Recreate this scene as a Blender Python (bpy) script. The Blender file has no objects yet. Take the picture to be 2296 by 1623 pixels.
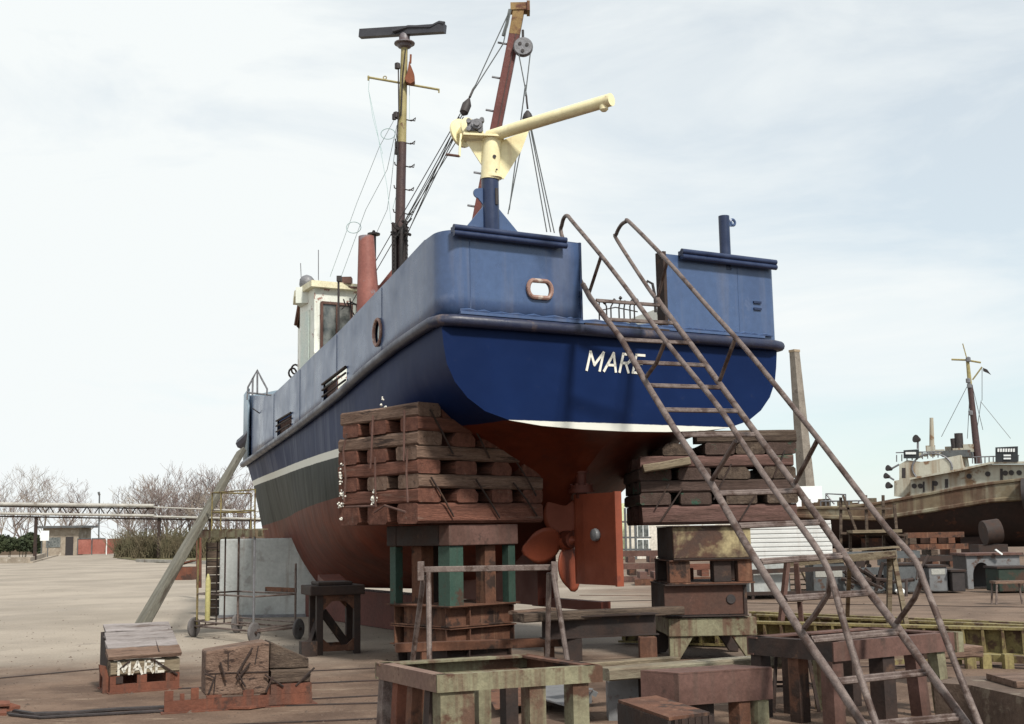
import bpy, math, random
from mathutils import Vector as V, Matrix
random.seed(7)
S = bpy.context.scene
COL = S.collection
rad = math.radians
# ------------------------------------------------------------------ camera
FD = 2700.0                                   # focal length in units of a 2296 x 1623 picture
PITCH = math.atan(383.5/FD); ROLL = 0.0175
Fw = V((0, math.cos(PITCH), math.sin(PITCH)))
R0 = V((1, 0, 0)); U0 = V((0, -math.sin(PITCH), math.cos(PITCH)))
Rt = R0*math.cos(ROLL) - U0*math.sin(ROLL)
Up = U0*math.cos(ROLL) + R0*math.sin(ROLL)
CAM = V((0, 0, 1.6))
cd = bpy.data.cameras.new('camera'); cam = bpy.data.objects.new('camera', cd); COL.objects.link(cam)
cd.sensor_width = 36; cd.lens = FD/2296*36; cd.clip_start = 0.1; cd.clip_end = 6000
cam.matrix_world = Matrix(((Rt.x, Up.x, -Fw.x, CAM.x), (Rt.y, Up.y, -Fw.y, CAM.y), (Rt.z, Up.z, -Fw.z, CAM.z), (0, 0, 0, 1)))
S.camera = cam
# ------------------------------------------------------------------ world and sun
SUN_EL, SUN_AZ = rad(46), rad(150)            # azimuth clockwise from +Y: behind the camera, to the right
W = bpy.data.worlds.new('World'); S.world = W; W.use_nodes = True
nt = W.node_tree; nt.nodes.clear()
def nd(t, **k):
    n = nt.nodes.new(t)
    for a, b in k.items(): setattr(n, a, b)
    return n
out = nd('ShaderNodeOutputWorld'); bg = nd('ShaderNodeBackground'); bg.inputs[1].default_value = 0.1
sky = nd('ShaderNodeTexSky', sky_type='NISHITA', sun_disc=False); sky.sun_elevation = SUN_EL; sky.sun_rotation = SUN_AZ
sky.air_density = 1.0; sky.dust_density = 0.6; sky.ozone_density = 1.5
tc = nd('ShaderNodeTexCoord'); mp = nd('ShaderNodeMapping'); mp.inputs['Scale'].default_value = (1.0, 1.0, 3.4)
mp.inputs['Rotation'].default_value = (0.0, 0.12, 0.3)
nz = nd('ShaderNodeTexNoise'); nz.inputs['Scale'].default_value = 2.9; nz.inputs['Detail'].default_value = 8; nz.inputs['Roughness'].default_value = 0.58
nz.inputs['Distortion'].default_value = 0.5
sx = nd('ShaderNodeSeparateXYZ'); ma = nd('ShaderNodeMath', operation='MULTIPLY_ADD'); ma.inputs[1].default_value = -0.48
mr = nd('ShaderNodeMapRange'); mr.inputs[1].default_value = 0.24; mr.inputs[2].default_value = 0.56; mr.inputs[3].default_value = 0.64; mr.inputs[4].default_value = 1.0
mx = nd('ShaderNodeMix', data_type='RGBA'); mx.inputs[7].default_value = (9.3, 9.7, 9.7, 1)
L = nt.links.new
L(tc.outputs['Generated'], mp.inputs[0]); L(mp.outputs[0], nz.inputs['Vector']); L(tc.outputs['Generated'], sx.inputs[0])
L(sx.outputs[0], ma.inputs[0]); L(nz.outputs[0], ma.inputs[2]); L(ma.outputs[0], mr.inputs[0]); L(mr.outputs[0], mx.inputs[0])
tint = nd('ShaderNodeMix', data_type='RGBA', blend_type='MULTIPLY'); tint.inputs[0].default_value = 1; tint.inputs[7].default_value = (1.1, 1.34, 1.3, 1)
L(sky.outputs[0], tint.inputs[6]); L(tint.outputs[2], mx.inputs[6]); L(mx.outputs[2], bg.inputs[0]); L(bg.outputs[0], out.inputs[0])
sl = bpy.data.lights.new('sun', 'SUN'); sl.energy = 4.6; sl.angle = rad(7); sl.color = (1, .95, .86)
sun = bpy.data.objects.new('sun', sl); COL.objects.link(sun)
sd = V((math.sin(SUN_AZ)*math.cos(SUN_EL), math.cos(SUN_AZ)*math.cos(SUN_EL), math.sin(SUN_EL)))
sun.rotation_euler = sd.to_track_quat('Z', 'Y').to_euler(); sun.location = sd*50
S.view_settings.view_transform = 'Standard'; S.view_settings.look = 'None'; S.view_settings.gamma = 1
S.view_settings.exposure = 0.0
# ------------------------------------------------------------------ picture <-> world
def ray(x, y): return Fw + Rt*((x-1148)/FD) + Up*((811.5-y)/FD)
def at(x, y, Y):
    d = ray(x, y); return CAM + d*((Y-CAM.y)/d.y)
def gp(x, y, z=0.0):
    d = ray(x, y); return CAM + d*((z-CAM.z)/d.z)
def onp(x, y, p, n):
    d = ray(x, y); return CAM + d*((p-CAM).dot(n)/d.dot(n))
def proj(P):
    q = P-CAM; w = q.dot(Fw); return 1148+FD*q.dot(Rt)/w, 811.5-FD*q.dot(Up)/w
# ------------------------------------------------------------------ materials
def M(name, c1, c2=None, scale=3.0, lo=.35, hi=.65, rough=.7, bump=.3, bscale=None, stretch=(1, 1, 1), c3=None, s3=1.2, t3=.6, w3=.06,
      metal=0.0, fine=.25, rnd=True, streak=None, spec=.4):
    m = bpy.data.materials.new(name); m.use_nodes = True; t = m.node_tree; N = t.nodes; K = t.links.new
    if max(c1) < .6:
        g_ = .82; c1 = tuple(q*g_ for q in c1); c2 = c2 and tuple(q*g_ for q in c2); c3 = c3 and tuple(q*g_ for q in c3)
    b = N['Principled BSDF']; b.inputs['Roughness'].default_value = rough; b.inputs['Metallic'].default_value = metal
    b.inputs['Specular IOR Level'].default_value = spec
    tc = N.new('ShaderNodeTexCoord'); mp = N.new('ShaderNodeMapping'); mp.inputs['Scale'].default_value = stretch
    K(tc.outputs['Object'], mp.inputs[0])
    if rnd:
        oi = N.new('ShaderNodeObjectInfo'); mu = N.new('ShaderNodeMath'); mu.operation = 'MULTIPLY'; mu.inputs[1].default_value = 37
        K(oi.outputs['Random'], mu.inputs[0]); K(mu.outputs[0], mp.inputs['Location'])
    def noise(sc, det=6, ro=.6, src=mp):
        n = N.new('ShaderNodeTexNoise'); n.inputs['Scale'].default_value = sc; n.inputs['Detail'].default_value = det
        n.inputs['Roughness'].default_value = ro; K(src.outputs[0], n.inputs['Vector']); return n
    def mr(src, a, bb, c=0., d=1.):
        r = N.new('ShaderNodeMapRange')
        for i, v in enumerate((a, bb, c, d)): r.inputs[i+1].default_value = v
        K(src, r.inputs[0]); return r.outputs[0]
    def mix(f, A, B):
        x = N.new('ShaderNodeMix'); x.data_type = 'RGBA'; K(f, x.inputs[0])
        for s, i in ((A, 6), (B, 7)):
            if isinstance(s, tuple): x.inputs[i].default_value = (*s, 1)
            else: K(s, x.inputs[i])
        return x.outputs[2]
    n1 = noise(scale); col = mix(mr(n1.outputs[0], lo, hi), c1, c2 or c1)
    if c3: col = mix(mr(noise(s3, 5, .65).outputs[0], t3, t3+w3), col, c3)
    if streak:                                         # runs of dirt or rust down the surface
        m2 = N.new('ShaderNodeMapping'); m2.inputs['Scale'].default_value = (streak[1], streak[1], streak[1]*.07); K(tc.outputs['Object'], m2.inputs[0])
        col = mix(mr(noise(1.0, 4, .6, m2).outputs[0], streak[2], streak[2]+.16, 0, streak[3]), col, streak[0])
    fn = noise(scale*9, 4, .7)
    hs = N.new('ShaderNodeHueSaturation'); K(mr(fn.outputs[0], .25, .75, 1-fine, 1+fine), hs.inputs['Value']); K(col, hs.inputs['Color'])
    K(hs.outputs[0], b.inputs['Base Color'])
    K(mr(n1.outputs[0], .3, .7, max(.05, rough-.12), min(1, rough+.12)), b.inputs['Roughness'])
    if bump:
        bp = N.new('ShaderNodeBump'); bp.inputs['Strength'].default_value = bump; bp.inputs['Distance'].default_value = .02
        nb = noise(bscale or scale*4, 6, .7); K(nb.outputs[0], bp.inputs['Height']); K(bp.outputs[0], b.inputs['Normal'])
    return m
rust = M('rust', (.085, .037, .022), (.165, .072, .042), 3, c3=(.04, .022, .016), s3=2.2, t3=.54, rough=.85, bump=.5, streak=((.22, .12, .075), 9, .55, .6))
rust_red = M('rust_red', (.12, .042, .025), (.19, .07, .042), 4, c3=(.06, .03, .022), s3=2.5, t3=.56, rough=.88, bump=.5, streak=((.08, .045, .033), 9, .52, .7))
rust_pink = M('rust_pink', (.155, .082, .067), (.10, .052, .041), 3, c3=(.065, .038, .03), s3=2, t3=.6, rough=.85, streak=((.08, .05, .04), 10, .52, .7))
rust_dark = M('rust_dark', (.026, .018, .016), (.055, .032, .025), 4, c3=(.10, .055, .035), s3=3, t3=.62, rough=.8)  # dark rust; also stands in for shade on right-yard clutter and one trestle rim
green_steel = M('green_steel', (.26, .245, .155), (.17, .15, .095), 4, c3=(.10, .05, .03), s3=3.6, t3=.52, w3=.08, rough=.75, bump=.4, streak=((.10, .055, .036), 12, .48, .85))
green_paint = M('green_paint', (.03, .072, .054), (.045, .085, .064), 5, c3=(.07, .04, .027), s3=3.5, t3=.6, rough=.7, streak=((.045, .05, .038), 12, .52, .7))
patch_paint = M('patch_paint', (.055, .03, .022), (.10, .048, .03), 4, c3=(.40, .33, .18), s3=1.25, t3=.46, w3=.12, rough=.7, rnd=False, streak=((.06, .035, .025), 10, .55, .8))
pipe = M('pipe', (.12, .085, .075), (.205, .16, .142), 12, c3=(.07, .04, .03), s3=5, t3=.5, w3=.1, rough=.55, fine=.45)
wood_g = M('wood_g', (.23, .15, .11), (.145, .088, .063), 3, stretch=(.5, 5, 5), c3=(.05, .03, .023), s3=3.4, t3=.58, rough=.9, bump=.9, fine=.5)
wood_r = M('wood_r', (.20, .08, .052), (.115, .047, .032), 3, stretch=(.5, 5, 5), c3=(.21, .14, .108), s3=2.4, t3=.6, w3=.12, rough=.9, bump=.9, fine=.5)
wood_d = M('wood_d', (.125, .088, .063), (.055, .037, .028), 3, stretch=(.5, 5, 5), c3=(.17, .13, .10), s3=2, t3=.6, w3=.1, rough=.9, bump=.9, fine=.5)
wood_p = M('wood_p', (.085, .052, .042), (.06, .038, .03), 3, stretch=(.5, 4, 4), c3=(.035, .085, .055), s3=1.3, t3=.57, w3=.06, rough=.9, bump=.7, fine=.5)
wood_pp = M('wood_pp', (.16, .085, .072), (.09, .05, .04), 3, stretch=(.5, 4, 4), c3=(.045, .11, .07), s3=1.6, t3=.61, w3=.05, rough=.9, bump=.7, fine=.5)
wood_plank = M('wood_plank', (.19, .18, .145), (.115, .105, .08), 2.5, stretch=(.3, 6, 6), c3=(.07, .055, .04), s3=2, t3=.6, rough=.9, bump=.5, fine=.4)
wood_y = M('wood_y', (.27, .22, .15), (.17, .13, .085), 3, stretch=(.4, 5, 5), c3=(.09, .055, .038), s3=2, t3=.54, rough=.9, bump=.6, fine=.45)
white_paint = M('white_paint', (.78, .77, .70), (.70, .68, .6), 3, rough=.5, bump=.05, fine=.05)
cream = M('cream', (.80, .73, .46), (.72, .65, .40), 3, lo=.42, hi=.58, rough=.38, bump=.1, fine=.08, c3=(.5, .4, .25), s3=7, t3=.66, streak=((.5, .38, .24), 9, .58, .5))
ochre = M('ochre', (.40, .34, .15), (.30, .25, .11), 5, rough=.55, c3=(.15, .08, .04), s3=4, t3=.62, fine=.15)
yardyellow = M('yardyellow', (.30, .245, .10), (.20, .165, .07), 4, rough=.75, c3=(.10, .06, .038), s3=5, t3=.5, w3=.1, fine=.3, streak=((.09, .055, .035), 10, .52, .75))
mast_red = M('mast_red', (.15, .036, .028), (.11, .03, .025), 4, rough=.55, c3=(.2, .09, .07), s3=5, t3=.6, fine=.2)
mast_brown = M('mast_brown', (.055, .03, .032), (.08, .045, .04), 6, rough=.5, fine=.2)
radar_m = M('radar_grey', (.06, .06, .07), (.04, .04, .05), 4, rough=.5, bump=.02, fine=.05)
steel_g = M('steel_grey', (.25, .25, .27), (.16, .16, .17), 8, rough=.5, metal=.3, fine=.2)
dark = M('dark_iron', (.03, .026, .026), (.05, .04, .04), 8, rough=.6)
rope = M('wire_rope', (.10, .11, .115), (.15, .16, .16), 20, rough=.7, bump=0)
rope_lt = M('light_line', (.35, .48, .48), None, 20, rough=.7, bump=0)
navy = M('navy_paint', (.005, .014, .062), (.007, .018, .075), 1.2, rough=.42, bump=.04, bscale=2.5, fine=.05, spec=.35)
navy_sheen = M('navy_with_sheen', (.074, .122, .245), (.055, .094, .20), 1.3, lo=.3, hi=.7, rough=.3, bump=.16, bscale=1.4, c3=(.11, .15, .26), s3=2.5, t3=.6, w3=.12, fine=.12, spec=.5, streak=((.13, .14, .19), 4, .5, .4))  # navy paint, its sky sheen put into a paler base colour
slate_d = M('slate_dark', (.015, .026, .07), (.026, .042, .10), 4, rough=.35, bump=.08, fine=.08)
rail_m = M('rub_rail_paint', (.020, .027, .065), (.032, .036, .065), 4, rough=.4, bump=.2, fine=.2, c3=(.11, .085, .085), s3=3, t3=.6, w3=.1)
antifoul = M('antifouling', (.13, .028, .014), (.095, .022, .012), 2, rough=.6, bump=.08, fine=.06)  # red kept dark so the gloom under the hull sits in the colour
prop_m = M('propeller_red', (.31, .075, .036), (.25, .06, .03), 3, rough=.55, bump=.08, fine=.08, c3=(.2, .05, .03), s3=4, t3=.62)
house_w = M('house_white', (.70, .72, .66), (.60, .63, .57), 3, rough=.5, c3=(.30, .17, .14), s3=4.5, t3=.585, w3=.03, fine=.08, bump=.1, streak=((.35, .28, .22), 8, .6, .5))
glass = M('window_glass', (.04, .05, .05), (.22, .23, .22), 5, rough=.12, bump=0, fine=.1, spec=.8)
funnel_m = M('funnel_red', (.33, .125, .10), (.25, .09, .075), 3, rough=.6, c3=(.26, .24, .27), s3=2.6, t3=.57, w3=.08, fine=.15)
pinkrust = M('primer_pink', (.45, .17, .12), None, 4, rough=.6)
whiteblob = M('white_crust', (.75, .73, .66), None, 9, rough=.8)
rubber = M('wheel_grey', (.17, .16, .16), (.12, .11, .11), 8, rough=.8)
concrete = M('concrete', (.15, .105, .078), (.09, .062, .048), 2.5, c3=(.21, .17, .13), s3=4, t3=.6, rough=.95, bump=.8)
conc_pale = M('pale_concrete', (.48, .44, .38), (.36, .33, .28), 3, rough=.95, bump=.3)
panel_m = M('grey_sheet', (.50, .52, .51), (.40, .42, .415), 1.6, rough=.6, c3=(.31, .305, .29), s3=3, t3=.56, w3=.12, fine=.14, streak=((.22, .19, .16), 6, .56, .5))
grey_p = M('grey_paint', (.12, .13, .135), (.085, .09, .095), 3, rough=.6, c3=(.09, .05, .035), s3=4, t3=.58)  # grey taken darker to put the yard clutter's shadow into the colour
white_box = M('white_box', (.62, .63, .62), (.55, .56, .55), 2, rough=.6, fine=.06, streak=((.36, .32, .28), 4, .56, .55))
ship_w = M('ship_white', (.55, .54, .46), (.44, .42, .34), .6, rough=.7, c3=(.2, .11, .06), s3=.6, t3=.57, w3=.05, fine=.1, streak=((.22, .14, .08), 1.8, .5, .75))
ship_r = M('ship_rust', (.19, .155, .10), (.11, .062, .036), .35, lo=.42, hi=.58, rough=.85, c3=(.24, .22, .16), s3=.5, t3=.54, w3=.1, streak=((.07, .036, .022), 1.4, .46, .85))
ship_b = M('ship_bottom', (.02, .012, .01), (.038, .018, .013), .5, c3=(.09, .035, .018), s3=.8, t3=.58, rough=.95)
brick_r = M('gate_red', (.30, .10, .075), (.38, .15, .12), .8, rough=.85)
stone = M('stone_wall', (.42, .36, .29), (.28, .23, .18), 1.6, c3=(.52, .47, .4), s3=2, t3=.58, rough=.95, bump=.3)
brick_m = M('chimney_brick', (.30, .265, .225), (.22, .19, .16), .8, c3=(.17, .14, .12), s3=1.5, t3=.58, rough=.95)
brick_pale = M('pale_brick', (.42, .33, .23), (.34, .26, .18), .8, rough=.95)
bark = M('bark', (.17, .13, .12), (.22, .17, .155), 1, rough=.95, bump=0)  # bark lightened, distance haze put into its colour
bark_l = M('pale_bark', (.30, .25, .21), (.22, .18, .15), 1, rough=.95, bump=0)
leaf_d = M('evergreen', (.03, .045, .02), (.055, .07, .03), .8, rough=.8, bump=0, fine=.4)
leaf_b = M('winter_scrub', (.13, .10, .06), (.09, .085, .045), .8, rough=.9, bump=0, fine=.4)
grass_m = M('dry_grass', (.19, .16, .08), (.13, .12, .06), .8, rough=1, bump=.2)
pipe_w = M('lagged_pipe', (.5, .48, .44), (.33, .31, .28), 1, rough=.8, c3=(.2, .16, .13), s3=1, t3=.6)
brown_m = M('moor_brown', (.14, .10, .07), (.11, .085, .06), .02, rough=1, bump=0)
yelwall = M('pale_yellow_wall', (.56, .60, .38), None, 1, rough=.8)
sign_w = M('sign_white', (.75, .78, .78), None, 1, rough=.6, bump=0, fine=.02)
black_b = M('black_board', (.03, .035, .04), None, 1, rough=.6)
binblue = M('bin_green', (.018, .035, .027), (.03, .045, .033), 2, rough=.8, c3=(.07, .04, .028), s3=2, t3=.56)  # green taken near black, shadow over the clutter put into the colour
tanksteel = M('tank_grey', (.22, .225, .235), (.14, .145, .15), 1.5, rough=.5, c3=(.1, .06, .045), s3=3, t3=.56, fine=.12)
yelcyl = M('yellow_cylinder', (.50, .46, .20), None, 3, rough=.5)
# ------------------------------------------------------------------ mesh builder (vertices in world space)
class MB:
    def __init__(s): s.v = []; s.f = []; s.sm = []
    def add(s, vs, fs, smooth=False):
        o = len(s.v); s.v += [V(p) for p in vs]
        for f in fs: s.f.append([i+o for i in f]); s.sm.append(smooth)
    def box(s, o, ax, ay, az, x, y, z):
        vs = [o+ax*a+ay*b+az*c for c in z for b in y for a in x]
        fl = ax.cross(ay).dot(az) * (x[1]-x[0])*(y[1]-y[0])*(z[1]-z[0])
        fs = [(0, 2, 3, 1), (4, 5, 7, 6), (0, 1, 5, 4), (1, 3, 7, 5), (3, 2, 6, 7), (2, 0, 4, 6)]
        if fl < 0: fs = [f[::-1] for f in fs]
        s.add(vs, fs); return s
    def bar(s, a, b, w, h, up=V((0, 0, 1))):
        a = V(a); b = V(b); d = (b-a); l = d.length; d.normalize()
        if abs(d.dot(up)) > .98: up = V((0, 1, 0))
        sd_ = d.cross(up).normalized(); u = sd_.cross(d).normalized()
        return s.box(a, d, sd_, u, (0, l), (-w/2, w/2), (-h/2, h/2))
    def tube(s, pts, r, n=8, cap=True):
        pts = [V(p) for p in pts]; k = len(pts)
        rs = r if isinstance(r, (list, tuple)) else [r]*k
        vs = []; ref = None
        for i, p in enumerate(pts):
            t = (pts[min(i+1, k-1)]-pts[max(i-1, 0)])
            if t.length < 1e-9: t = V((0, 0, 1))
            t.normalize()
            if ref is None:
                ref = V((0, 0, 1)) if abs(t.z) < .9 else V((1, 0, 0))
            x = (ref - t*ref.dot(t)).normalized(); y = t.cross(x); ref = x
            vs += [p+(x*math.cos(2*math.pi*j/n)+y*math.sin(2*math.pi*j/n))*rs[i] for j in range(n)]
        fs = [(i*n+j, i*n+(j+1) % n, (i+1)*n+(j+1) % n, (i+1)*n+j) for i in range(k-1) for j in range(n)]
        s.add(vs, fs, True)
        if cap: s.add(vs[:n], [tuple(range(n))[::-1]]); s.add(vs[-n:], [tuple(range(n))])
        return s
    def lathe(s, c, ax, prof, n=16):            # prof: (distance along axis, radius)
        ax = V(ax).normalized(); h = Z if abs(ax.z) < .9 else V((1, 0, 0)); x = (h-ax*h.dot(ax)).normalized(); y = ax.cross(x); m = len(prof)
        vs = [c+ax*a+(x*math.cos(2*math.pi*j/n)+y*math.sin(2*math.pi*j/n))*max(r, .0005) for a, r in prof for j in range(n)]
        s.add(vs, [(i*n+j, i*n+(j+1) % n, (i+1)*n+(j+1) % n, (i+1)*n+j) for i in range(m-1) for j in range(n)], True)
        s.add(vs[:n], [tuple(range(n))[::-1]]); s.add(vs[-n:], [tuple(range(n))]); return s
    def plate(s, pts, th, nrm=None):            # flat polygon with a thickness
        pts = [V(p) for p in pts]; n = len(pts)
        if nrm is None:
            nrm = V((0, 0, 0))
            for i in range(n): nrm += pts[i].cross(pts[(i+1) % n])
            nrm.normalize()
        a = [p+nrm*th/2 for p in pts]; b = [p-nrm*th/2 for p in pts]
        s.add(a+b, [tuple(range(n)), tuple(range(2*n-1, n-1, -1))]+[(i, i+n, (i+1) % n+n, (i+1) % n) for i in range(n)])
        return s
    def grid(s, rows, smooth=True, flip=False):
        m = len(rows[0]); vs = [p for r in rows for p in r]
        fs = [(i*m+j, i*m+j+1, (i+1)*m+j+1, (i+1)*m+j) for i in range(len(rows)-1) for j in range(m-1)]
        if flip: fs = [f[::-1] for f in fs]
        s.add(vs, fs, smooth); return s
    def ring(s, c, x, y, r, R=.02, n=24, ry=None):
        ry = ry or r; pts = [c+x*math.cos(2*math.pi*i/n)*r+y*math.sin(2*math.pi*i/n)*ry for i in range(n+1)]
        return s.tube(pts, R, 6, False)
    def build(s, name, m, parent=None, loc=None, bevel=0):
        me = bpy.data.meshes.new(name)
        inv = Matrix.Identity(4); wm = Matrix.Identity(4)
        if loc is not None: wm = Matrix.Translation(loc)
        elif parent is not None: wm = WM[parent.name]
        inv = wm.inverted()
        me.from_pydata([inv @ p for p in s.v], [], s.f); me.polygons.foreach_set('use_smooth', s.sm); me.update()
        if any(s.sm) and len(s.f) < 20000: me.set_sharp_from_angle(angle=rad(38))
        o = bpy.data.objects.new(name, me); COL.objects.link(o)
        me.materials.append(m)
        place(o, wm, parent)
        if bevel:
            b = o.modifiers.new('bevel', 'BEVEL'); b.width = bevel; b.segments = 2; b.limit_method = 'ANGLE'
        return o
WM = {}
def place(o, wm, parent=None):
    WM[o.name] = wm.copy()
    if parent is not None:
        o.parent = parent; o.matrix_local = WM[parent.name].inverted() @ wm
    else: o.matrix_world = wm
def thing(name, label, cat, loc, rz=0, group=None):
    o = bpy.data.objects.new(name, None); COL.objects.link(o); o.empty_display_size = .2
    place(o, Matrix.Translation(loc) @ Matrix.Rotation(rz, 4, 'Z')); tag(o, label, cat, group); return o
def tag(o, label, cat, group=None):
    o['label'] = label; o['category'] = cat
    if group: o['group'] = group
    return o
def structure(o): o['kind'] = 'structure'; return o
def stuff(o): o['kind'] = 'stuff'; return o
X, Yv, Z = V((1, 0, 0)), V((0, 1, 0)), V((0, 0, 1))
def timber(name, a, b, w, h, m, parent=None, up=V((0, 0, 1)), bevel=.012, jit=.006, round_=0, seg=6):
    """one beam: its own object, local X along the grain"""
    a = V(a); b = V(b); d = (b-a); l = d.length; d.normalize()
    sd_ = d.cross(up).normalized(); u = sd_.cross(d).normalized(); c = (a+b)/2
    wm = Matrix(((d.x, -sd_.x, u.x, c.x), (d.y, -sd_.y, u.y, c.y), (d.z, -sd_.z, u.z, c.z), (0, 0, 0, 1)))
    k = MB(); rows = []
    e = min(w, h)*.13
    prof = [(-w/2+e, -h/2), (w/2-e, -h/2), (w/2, -h/2+e), (w/2, h/2-e*(1+2*round_)), (w/2-e*(1+2*round_), h/2), (-w/2+e*(1+2*round_), h/2), (-w/2, h/2-e*(1+2*round_)), (-w/2, -h/2+e)]
    if not bevel: prof = [(-w/2, -h/2), (w/2, -h/2), (w/2, h/2), (-w/2, h/2)]
    n = len(prof)
    for i in range(seg+1):
        x = -l/2+l*i/seg; oy = random.uniform(-jit, jit); oz = random.uniform(-jit, jit)
        rows.append([V((x+random.uniform(-jit, jit)*(i in (0, seg)), p[0]+oy+random.uniform(-jit, jit)*.5, p[1]+oz*.5+random.uniform(-jit, jit)*.3)) for p in prof])
    vs = [p for r in rows for p in r]
    fs = [(i*n+j, i*n+(j+1) % n, (i+1)*n+(j+1) % n, (i+1)*n+j) for i in range(seg) for j in range(n)]
    k.add(vs, fs); k.add(rows[0], [tuple(range(n))[::-1]]); k.add(rows[-1], [tuple(range(n))])
    me = bpy.data.meshes.new(name); me.from_pydata(k.v, [], k.f); me.update(); me.materials.append(m)
    o = bpy.data.objects.new(name, me); COL.objects.link(o); place(o, wm, parent); return o
def ibeam(k, a, b, h, w, th=.014, up=Z, open_side=0):
    """H-section girder from a to b (axis at mid height)"""
    a = V(a); b = V(b); d = b-a; l = d.length; d.normalize(); sd_ = d.cross(up).normalized(); u = sd_.cross(d).normalized()
    k.box(a, d, sd_, u, (0, l), (-w/2, w/2), (h/2-th, h/2)); k.box(a, d, sd_, u, (0, l), (-w/2, w/2), (-h/2, -h/2+th))
    k.box(a, d, sd_, u, (.002, l-.002), (-th/2+open_side, th/2+open_side), (-h/2+th, h/2-th))
    return d, sd_, u
# ================================================================== GROUND AND SKYLINE
gm = bpy.data.materials.new('yard_ground'); gm.use_nodes = True
t = gm.node_tree; N = t.nodes; K = t.links.new; b = N['Principled BSDF']; b.inputs['Roughness'].default_value = .95
b.inputs['Specular IOR Level'].default_value = .15
tcn = N.new('ShaderNodeTexCoord')
def gn(sc, det=6, ro=.6, st=(1, 1, 1)):
    m_ = N.new('ShaderNodeMapping'); m_.inputs['Scale'].default_value = st; K(tcn.outputs['Object'], m_.inputs[0])
    n = N.new('ShaderNodeTexNoise'); n.inputs['Scale'].default_value = sc; n.inputs['Detail'].default_value = det; n.inputs['Roughness'].default_value = ro
    K(m_.outputs[0], n.inputs['Vector']); return n.outputs[0]
def gmr(s, a, b_, c=0., d=1.):
    r = N.new('ShaderNodeMapRange'); r.interpolation_type = 'SMOOTHSTEP'
    for i, v in enumerate((a, b_, c, d)): r.inputs[i+1].default_value = v
    K(s, r.inputs[0]); return r.outputs[0]
def gmath(op, a, b_):
    m_ = N.new('ShaderNodeMath'); m_.operation = op
    for i, q in enumerate((a, b_)):
        if isinstance(q, (int, float)): m_.inputs[i].default_value = q
        else: K(q, m_.inputs[i])
    return m_.outputs[0]
def gmix(f, A, B):
    x = N.new('ShaderNodeMix'); x.data_type = 'RGBA'; K(f, x.inputs[0])
    for q, i in ((A, 6), (B, 7)):
        if isinstance(q, tuple): x.inputs[i].default_value = (*q, 1)
        else: K(q, x.inputs[i])
    return x.outputs[2]
sp = N.new('ShaderNodeSeparateXYZ'); K(tcn.outputs['Object'], sp.inputs[0])
wob = gmath('MULTIPLY', gmath('SUBTRACT', gn(.35, 5), .5), 9)
near = gmr(gmath('ADD', gmath('ADD', sp.outputs[1], gmath('MULTIPLY', sp.outputs[0], -.25)), wob), 14.5, 20.5, 1, 0)
rightm = gmr(gmath('ADD', sp.outputs[0], wob), -1.0, 5.5, 0, .9)
dirt = gmath('MAXIMUM', near, rightm)
pale = gmix(gmr(gn(.25, 6), .35, .65), (.335, .29, .24), (.245, .212, .175))
pale = gmix(gmr(gn(.8, 8, .8, (1, 1, 1)), .60, .64, 0, .35), pale, (.22, .195, .17))
pale = gmix(gmr(gn(1.6, 7, .72), .56, .66, 0, .5), pale, (.20, .17, .145))
pale = gmix(gmr(gn(.5, 7, .7, (1, .45, 1)), .5, .7, 0, .4), pale, (.27, .24, .21))
brown = gmix(gmr(gn(.9, 7, .65), .35, .68), (.165, .112, .082), (.085, .056, .042))
brown = gmix(gmr(gn(2.6, 6, .7, (.5, 1.6, 1)), .55, .68, 0, .7), brown, (.25, .19, .14))
colr = gmix(dirt, pale, brown)
hs = N.new('ShaderNodeHueSaturation'); K(gmr(gn(28, 5, .75), .25, .75, .8, 1.2), hs.inputs['Value']); K(colr, hs.inputs['Color']); K(hs.outputs[0], b.inputs['Base Color'])
bp = N.new('ShaderNodeBump'); bp.inputs['Strength'].default_value = .5; bp.inputs['Distance'].default_value = .03; K(gn(7, 8, .7), bp.inputs['Height']); K(bp.outputs[0], b.inputs['Normal'])
k = MB(); k.add([(-3000, -60, 0), (3000, -60, 0), (3000, 5000, 0), (-3000, 5000, 0)], [(0, 1, 2, 3)])
structure(k.build('ground', gm, loc=V((0, 0, 0))))
k = MB()                                              # low far land behind the gate
for i in range(80):
    x0 = -700+i*17.5; h0 = 1.9+.7*math.sin(i*.7)+random.uniform(-.2, .2)+(1.5 if i > 45 else 0)
    k.box(V((x0, 330+random.uniform(0, 10), -.3)), X, Yv, Z, (0, 17.6), (0, 60), (0, h0+.3))
structure(k.build('hills', brown_m, loc=V((0, 330, 0))))
# rails and joints sunk in the slipway floor (left foreground)
for (xa, ya, xb, yb, w, m) in ((-60, 1527, 250, 1498, .05, rust_dark), (-60, 1603, 860, 1577, .05, rust_dark), (400, 1545, 860, 1526, .06, rust_dark), (640, 1508, 860, 1498, .05, rust_dark),
                               (700, 1568, 860, 1560, .05, rust_dark), (-60, 1650, 860, 1612, .04, rust_dark)):
    k = MB(); a, c = gp(xa, ya), gp(xb, yb); k.bar(a+Z*.004, c+Z*.004, w, .014)
    structure(k.build('slipway_rail', m, loc=a))
for (xa, ya, xb, yb, w, m) in ((1690, 1498, 2330, 1492, .06, rust_dark), (1300, 1335, 1500, 1337, .06, rust), (1650, 1352, 2330, 1362, .07, rust_dark), (1290, 1350, 1480, 1346, .1, rust_dark)):
    k = MB(); a, c = gp(xa, ya), gp(xb, yb); k.bar(a+Z*.004, c+Z*.004, w, .014)
    structure(k.build('slipway_rail', m, loc=a))
k = MB()                                              # grit and chips lying about
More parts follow.
